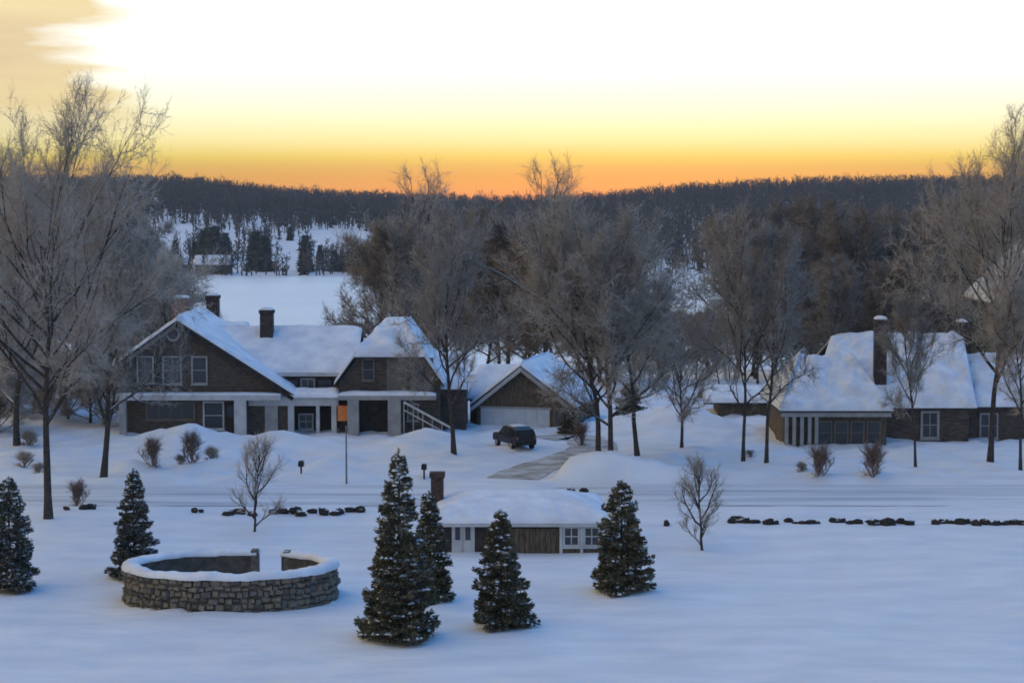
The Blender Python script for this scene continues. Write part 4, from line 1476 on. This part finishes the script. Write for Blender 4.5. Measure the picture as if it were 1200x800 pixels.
FIRS = [('tall', 201, 7.0, 1.25, .72), ('broad', 202, 4.5, 1.15, .62), ('slender', 203, 4.8, .95, .70), ('bushy', 204, 4.5, 1.2, .55)]
for nm, sd, H, Rb, pw in FIRS:
    KIT[nm] = fir(sd, H, Rb, pw, int(9500 * H))
    H0[nm] = H
GF = 'small evergreens on the lawn'
for kind, px, py, top, lab, rz, mt, sx in (
        ('tall', 468, 750, 530, 'tallest evergreen on the lawn, in front', .3, 'fir', 1.0),
        ('slender', 503, 703, 578, 'evergreen partly hidden behind the tallest one', 1.4, 'fir', 1.0),
        ('broad', 587, 735, 601, 'evergreen standing in front of the middle of the cottage', 2.2, 'fir', .95),
        ('bushy', 728, 693, 566, 'evergreen standing at the right end of the cottage', .9, 'fir', .95),
        ('slender', 158, 679, 552, 'evergreen standing close to the left of the round stone wall', 3.0, 'fir_snow', .98),
        ('bushy', 12, 691, 562, 'snow dusted evergreen cut by the left edge', 4.0, 'fir_snow', .85)):
    plant_px(kind, px, py, top, lab, GF, rz, ('bark', mt), 'evergreen_tree', sx)['category'] = 'evergreen'
# snowy bough at the foot of the tallest
# dark evergreen shrubs near the garage
for px, py, top, lb in ((668, 506, 476, 'dark evergreen shrub against the right side of the garage'), (738, 492, 448, 'dark evergreen shrub behind the clump of trunks')):
    o = plant_px('bushy', px, py, top, lb, 'dark evergreen shrubs near the garage', px, ('bark', 'fir'), 'evergreen_shrub', 1.5)
    o['category'] = 'shrub'


def far_fir(seed, n=1500):
    g = np.random.default_rng(seed)
    H, Rb = 14.0, 3.6
    a = Acc()
    a.add(*tube([(0, 0, -.5), (0, 0, H * .9)], [.3, .05], 5))
    h = g.uniform(0.02, 1, n) ** 1.2
    az = g.uniform(0, 6.28, n)
    r = Rb * (1 - h) ** .75 * np.sqrt(g.uniform(.2, 1, n)) * (1 + .2 * np.sin(az * 3 + h * 12))
    base = np.stack([np.cos(az) * r * .6, np.sin(az) * r * .6, H * h], -1)
    dr = unit(np.stack([np.cos(az), np.sin(az), -.25 + 0 * az], -1) + g.normal(size=(n, 3)) * .35)
    b = Acc()
    b.add(*cones(base, dr, g.uniform(.9, 1.9, n), np.full(n, .26), g))
    return a.mesh('trunk'), b.mesh('crown')


KIT['farfir'] = far_fir(301)
H0['farfir'] = 14.0
ORD = ['first', 'second', 'third', 'fourth', 'fifth', 'sixth', 'seventh', 'eighth', 'ninth', 'tenth', 'eleventh', 'twelfth', 'thirteenth', 'fourteenth']
FAR = sorted([(240, 318, 268, 1.0), (252, 319, 264, 1.1), (264, 318, 272, 1.0), (300, 323, 270, .95), (310, 324, 274, .9), (358, 324, 275, .85),
                        (228, 317, 282, .9), (392, 324, 292, 1.0), (402, 324, 295, 1.0), (415, 325, 296, 1.1), (375, 318, 290, .9), (340, 308, 285, .9), (205, 316, 284, 1.0), (430, 322, 290, 1.0)])
for k, (px, py, top, sx) in enumerate(FAR):
    Y = 705 + (324 - py) * 8
    x = at(px, 300, Y)[0]
    z = hz(x, Y)
    o = tree_from(KIT['farfir'], (x, Y, z - .3), max(6, at(px, top, Y)[1] - z), 14.0, px, 'dark conifer on the far shore of the lake, %s from the left' % ORD[k], 'dark conifers on the far shore', ('bark', 'far_fir'), 'conifer', sx * 1.45)
    o['category'] = 'conifer'


# ------------------------------------------------------------------ far woods on the hills (uncountable: one object)
def far_woods():
    g = np.random.default_rng(77)
    pos = []
    def ok(px, Y):
        if px < 620:
            edge0 = np.interp(px, [-400, 180, 440, 520, 620], [890, 900, 890, 780, 700])
        else:
            edge0 = 695
        return Y > edge0
    while len(pos) < 13500:
        px = g.uniform(-250, 1450)
        Y = SHORE + 10 + (1420 - SHORE) * g.uniform(0, 1) ** .75
        if ok(px, Y):
            pos.append(((px - 600) / FPX * Y, Y))
    # scattered trees on the snow field
    cnt = 0
    while cnt < 430:
        px = g.uniform(120, 560)
        Y = SHORE + 10 + 225 * g.uniform(0, 1) ** 1.5
        if mnoise.noise(Vector((px * .022, Y * .016, 2.0))) < .05 and not (Y < SHORE + 30 and g.uniform() < .5):
            continue
        cnt += 1
        pos.append(((px - 600) / FPX * Y, Y))
    # a denser far rim so that the skyline is closed
    for px in np.arange(-250, 1450, 3.2):
        Y = RIDGE + g.uniform(-40, 80)
        pos.append(((px + g.uniform(-2, 2) - 600) / FPX * Y, Y))
    pos = np.array(pos)
    n = len(pos)
    zz = height(pos[:, 0], pos[:, 1])
    Hh = g.uniform(7.5, 12.8, n) * np.where(g.uniform(size=n) < .05, 1.2, 1)
    Hh *= np.where((pos[:, 1] < 900) & (pos[:, 0] < 0), .75, 1)
    con = g.uniform(size=n) < np.where(pos[:, 1] > 1150, .35, .12)
    out = []
    for name, sel, mat, lab in (('far_bare_wood', ~con, 'far_wood', 'grey bare woods covering the hills beyond the lake'), ('far_conifer_wood', con, 'far_fir', 'dark conifers mixed through the woods on the hills beyond the lake')):
        P, Z, H = pos[sel], zz[sel], Hh[sel]
        m_ = len(P)
        acc = Acc()
        base = np.column_stack([P, Z - .5])
        up_ = np.tile(np.array([0, 0, 1.0]), (m_, 1)) + g.normal(size=(m_, 3)) * .03
        acc.add(*cones(base, unit(up_), H, np.full(m_, .3), g))
        tw = 19
        rep = np.repeat(np.arange(m_), tw)
        q = len(rep)
        az = g.uniform(0, 6.283, q)
        if name == 'far_bare_wood':
            t = g.uniform(.2, .95, q)
            L = H[rep] * g.uniform(.2, .42, q) * (1.1 - .55 * t)
            el = g.uniform(.35, 1.25, q)
            rr_ = np.full(q, .21)
            off = g.normal(size=(q, 2)) * (H[rep] * .07)[:, None]
        else:
            t = g.uniform(.05, .95, q)
            L = H[rep] * .26 * (1 - t) + .4
            el = g.uniform(-.45, .1, q)
            rr_ = .55 * (1 - t) + .15
            off = np.zeros((q, 2))
        b = base[rep].copy()
        b[:, 2] += H[rep] * t
        b[:, :2] += off
        dr = np.stack([np.cos(az) * np.cos(el), np.sin(az) * np.cos(el), np.sin(el)], -1)
        acc.add(*cones(b, dr, L, rr_, g))
        o = mesh_obj(name, acc.mesh(name), M[mat])
        tag(o, lab, 'wood', kind='stuff')


far_woods()


# ------------------------------------------------------------------ vehicle before the garage
def parked_car():
    p = on_ground(603, 524)
    c = empty('parked_car', (p.x, p.y, hz(p.x, p.y) - .02), R(-66))
    c.scale = (.86, .86, .9)
    tag(c, 'dark parked car with patches of snow in front of the garage', 'car')
    W = .92
    # side profile in x (front = -x... length axis) and z; loft across y
    prof = [(-2.2, .42), (-2.28, .72), (-2.1, .98), (-1.1, 1.08), (-.55, 1.58), (-.1, 1.68), (1.3, 1.66), (1.95, 1.48), (2.15, 1.0), (2.2, .6), (2.1, .38)]
    sec = [(-W, .93), (-W * .97, 1.0), (0, 1.02), (W * .97, 1.0), (W, .93)]
    v, f = [], []
    n = len(prof)
    for sy, k in ((-W, 0), (-W + .09, 1), (W - .09, 1), (W, 0)):
        for x, z in prof:
            tz = max(0, (z - 1.0) / .7)
            yy = sy * (1 - .18 * tz)
            v.append((x * (1 if k else .985), yy, z if k else .42 + (z - .42) * .965))
    for r in range(3):
        for i in range(n - 1):
            a = r * n + i
            f.append((a, a + 1, a + n + 1, a + n))
        f.append((r * n + n - 1, r * n, r * n + n, r * n + 2 * n - 1))
    f += [tuple(range(n - 1, -1, -1)), tuple(range(3 * n, 4 * n))]
    body = MB().add(v, f).build('body', M['car'], c, bevel=.04)
    # glazing: windscreen, rear, sides
    def quad(pts, nm='window'):
        o = MB()
        a = [Vector(q) for q in pts]
        nrm = (a[1] - a[0]).cross(a[3] - a[0]).normalized() * .012
        o.add([q + nrm for q in a] + [q - nrm for q in a], [(0, 1, 2, 3), (7, 6, 5, 4), (0, 4, 5, 1), (1, 5, 6, 2), (2, 6, 7, 3), (3, 7, 4, 0)])
        return o.build(nm, M['glass'], c)
    quad([(-1.09, -.72, 1.11), (-.58, -.64, 1.57), (-.58, .64, 1.57), (-1.09, .72, 1.11)], 'windscreen')
    quad([(2.16, -.72, 1.06), (1.99, -.66, 1.45), (1.99, .66, 1.45), (2.16, .72, 1.06)], 'rear_window')
    for s in (-1, 1):
        for a, b in ((-.75, .25), (.33, 1.15), (1.22, 1.8)):
            quad([(a + .05, s * .925, 1.06), (b, s * .925, 1.06), (b - (.1 if b > 1.5 else 0), s * .805, 1.54), (a + (.35 if a < 0 else 0), s * .805, 1.54)])
        quad([(-.62, s * .98, 1.02), (-.5, s * 1.08, 1.02), (-.5, s * 1.08, 1.18), (-.62, s * .98, 1.18)], 'mirror')
        hl = MB().box(-2.31, -2.2, s * .72 - .16, s * .72 + .16, .68, .84).build('headlight', M['lamp'], c, bevel=.03)
        MB().box(2.16, 2.23, s * .76 - .09, s * .76 + .09, .8, 1.05).build('tail_light', M['brick_red'], c, bevel=.02)
        for x in (-1.4, 1.4):
            t = MB().bar((x, s * .70, .34), (x, s * .95, .34), .34, 18).build('wheel', M['rubber'], c, bevel=.03)
            MB().bar((x, s * .951, .34), (x, s * .965, .34), .2, 14).build('rim', M['metal'], t)
    MB().box(-2.36, -2.2, -.85, .85, .38, .58).build('bumper', M['rubber'], c, bevel=.05)
    MB().box(2.14, 2.28, -.85, .85, .38, .58).build('bumper', M['rubber'], c, bevel=.05)
    MB().box(-2.33, -2.24, -.45, .45, .66, .86).build('grille', M['dark'], c, bevel=.01)
    v, f = snow_quad([(-2.0, -.75, 1.0), (-2.0, .1, 1.0), (-1.2, .1, 1.085), (-1.2, -.75, 1.085)], .12, nu=10, nv=8, amp=.03, edge_w=.3)
    MB().add(v, f).build('snow', M['roof_snow'], c, smooth=True)
    v, f = snow_quad([(.2, -.6, 1.69), (1.25, -.6, 1.67), (1.25, .55, 1.67), (.2, .55, 1.69)], .1, nu=10, nv=8, amp=.03, edge_w=.3)
    MB().add(v, f).build('snow', M['roof_snow'], c, smooth=True)


parked_car()


# ------------------------------------------------------------------ small street things
def pole():
    p = on_ground(406, 562)
    o = empty('pole', (p.x, p.y, hz(p.x, p.y)))
    tag(o, 'thin grey pole standing in the snow before the left house', 'pole')
    H = at(406, 496, p.y)[1]
    MB().bar((0, 0, -.4), (0, 0, H), .06, 8, .04).build('shaft', M['pole'], o)
    MB().bar((0, 0, H), (0, 0, H + .12), .07, 8, .03).build('finial', M['pole'], o)


pole()


def mailbox(px, py, lb):
    p = on_ground(px, py)
    z = hz(p.x, p.y)
    o = empty('mailbox', (p.x, p.y, z))
    tag(o, lb, 'mailbox', 'dark mailboxes beyond the road')
    MB().box(-.05, .05, -.05, .05, -.3, .55).build('post', M['dark'], o)
    n = 8
    poly = [(-.16, .56), (.16, .56), (.16, .78)] + [(.16 * math.cos(k * math.pi / n), .78 + .16 * math.sin(k * math.pi / n)) for k in range(1, n)] + [(-.16, .78)]
    b = MB().prism(poly, -.3, .3).build('box', M['car'], o)
    flat_snow(b, -.13, .13, -.27, .27, .92, .1, 6, 8, ew=.4, amp=.01)


mailbox(353, 557, 'small dark mailbox beyond the road before the left house')
mailbox(497, 560, 'small dark mailbox beyond the road beside the cottage chimney')


# ------------------------------------------------------------------ cold evening air
def haze():
    x, y0, y1, z0, z1 = 3400.0, -120.0, 3100.0, -60.0, 60.0
    o = MB().box(-x, x, y0, y1, z0, z1)
    m_ = bpy.data.materials.new('haze')
    m_.use_nodes = True
    t = m_.node_tree
    t.nodes.clear()
    v = N(t, 'ShaderNodeVolumePrincipled')
    v.inputs['Color'].default_value = (0.80, 0.88, 1.0, 1)
    v.inputs['Density'].default_value = 0.00012
    v.inputs['Anisotropy'].default_value = 0.0
    out = N(t, 'ShaderNodeOutputMaterial')
    t.links.new(v.outputs[0], out.inputs['Volume'])
    h = o.build('haze', m_)
    tag(h, 'thin cold evening haze over the lake and hills', 'haze', kind='stuff')


haze()
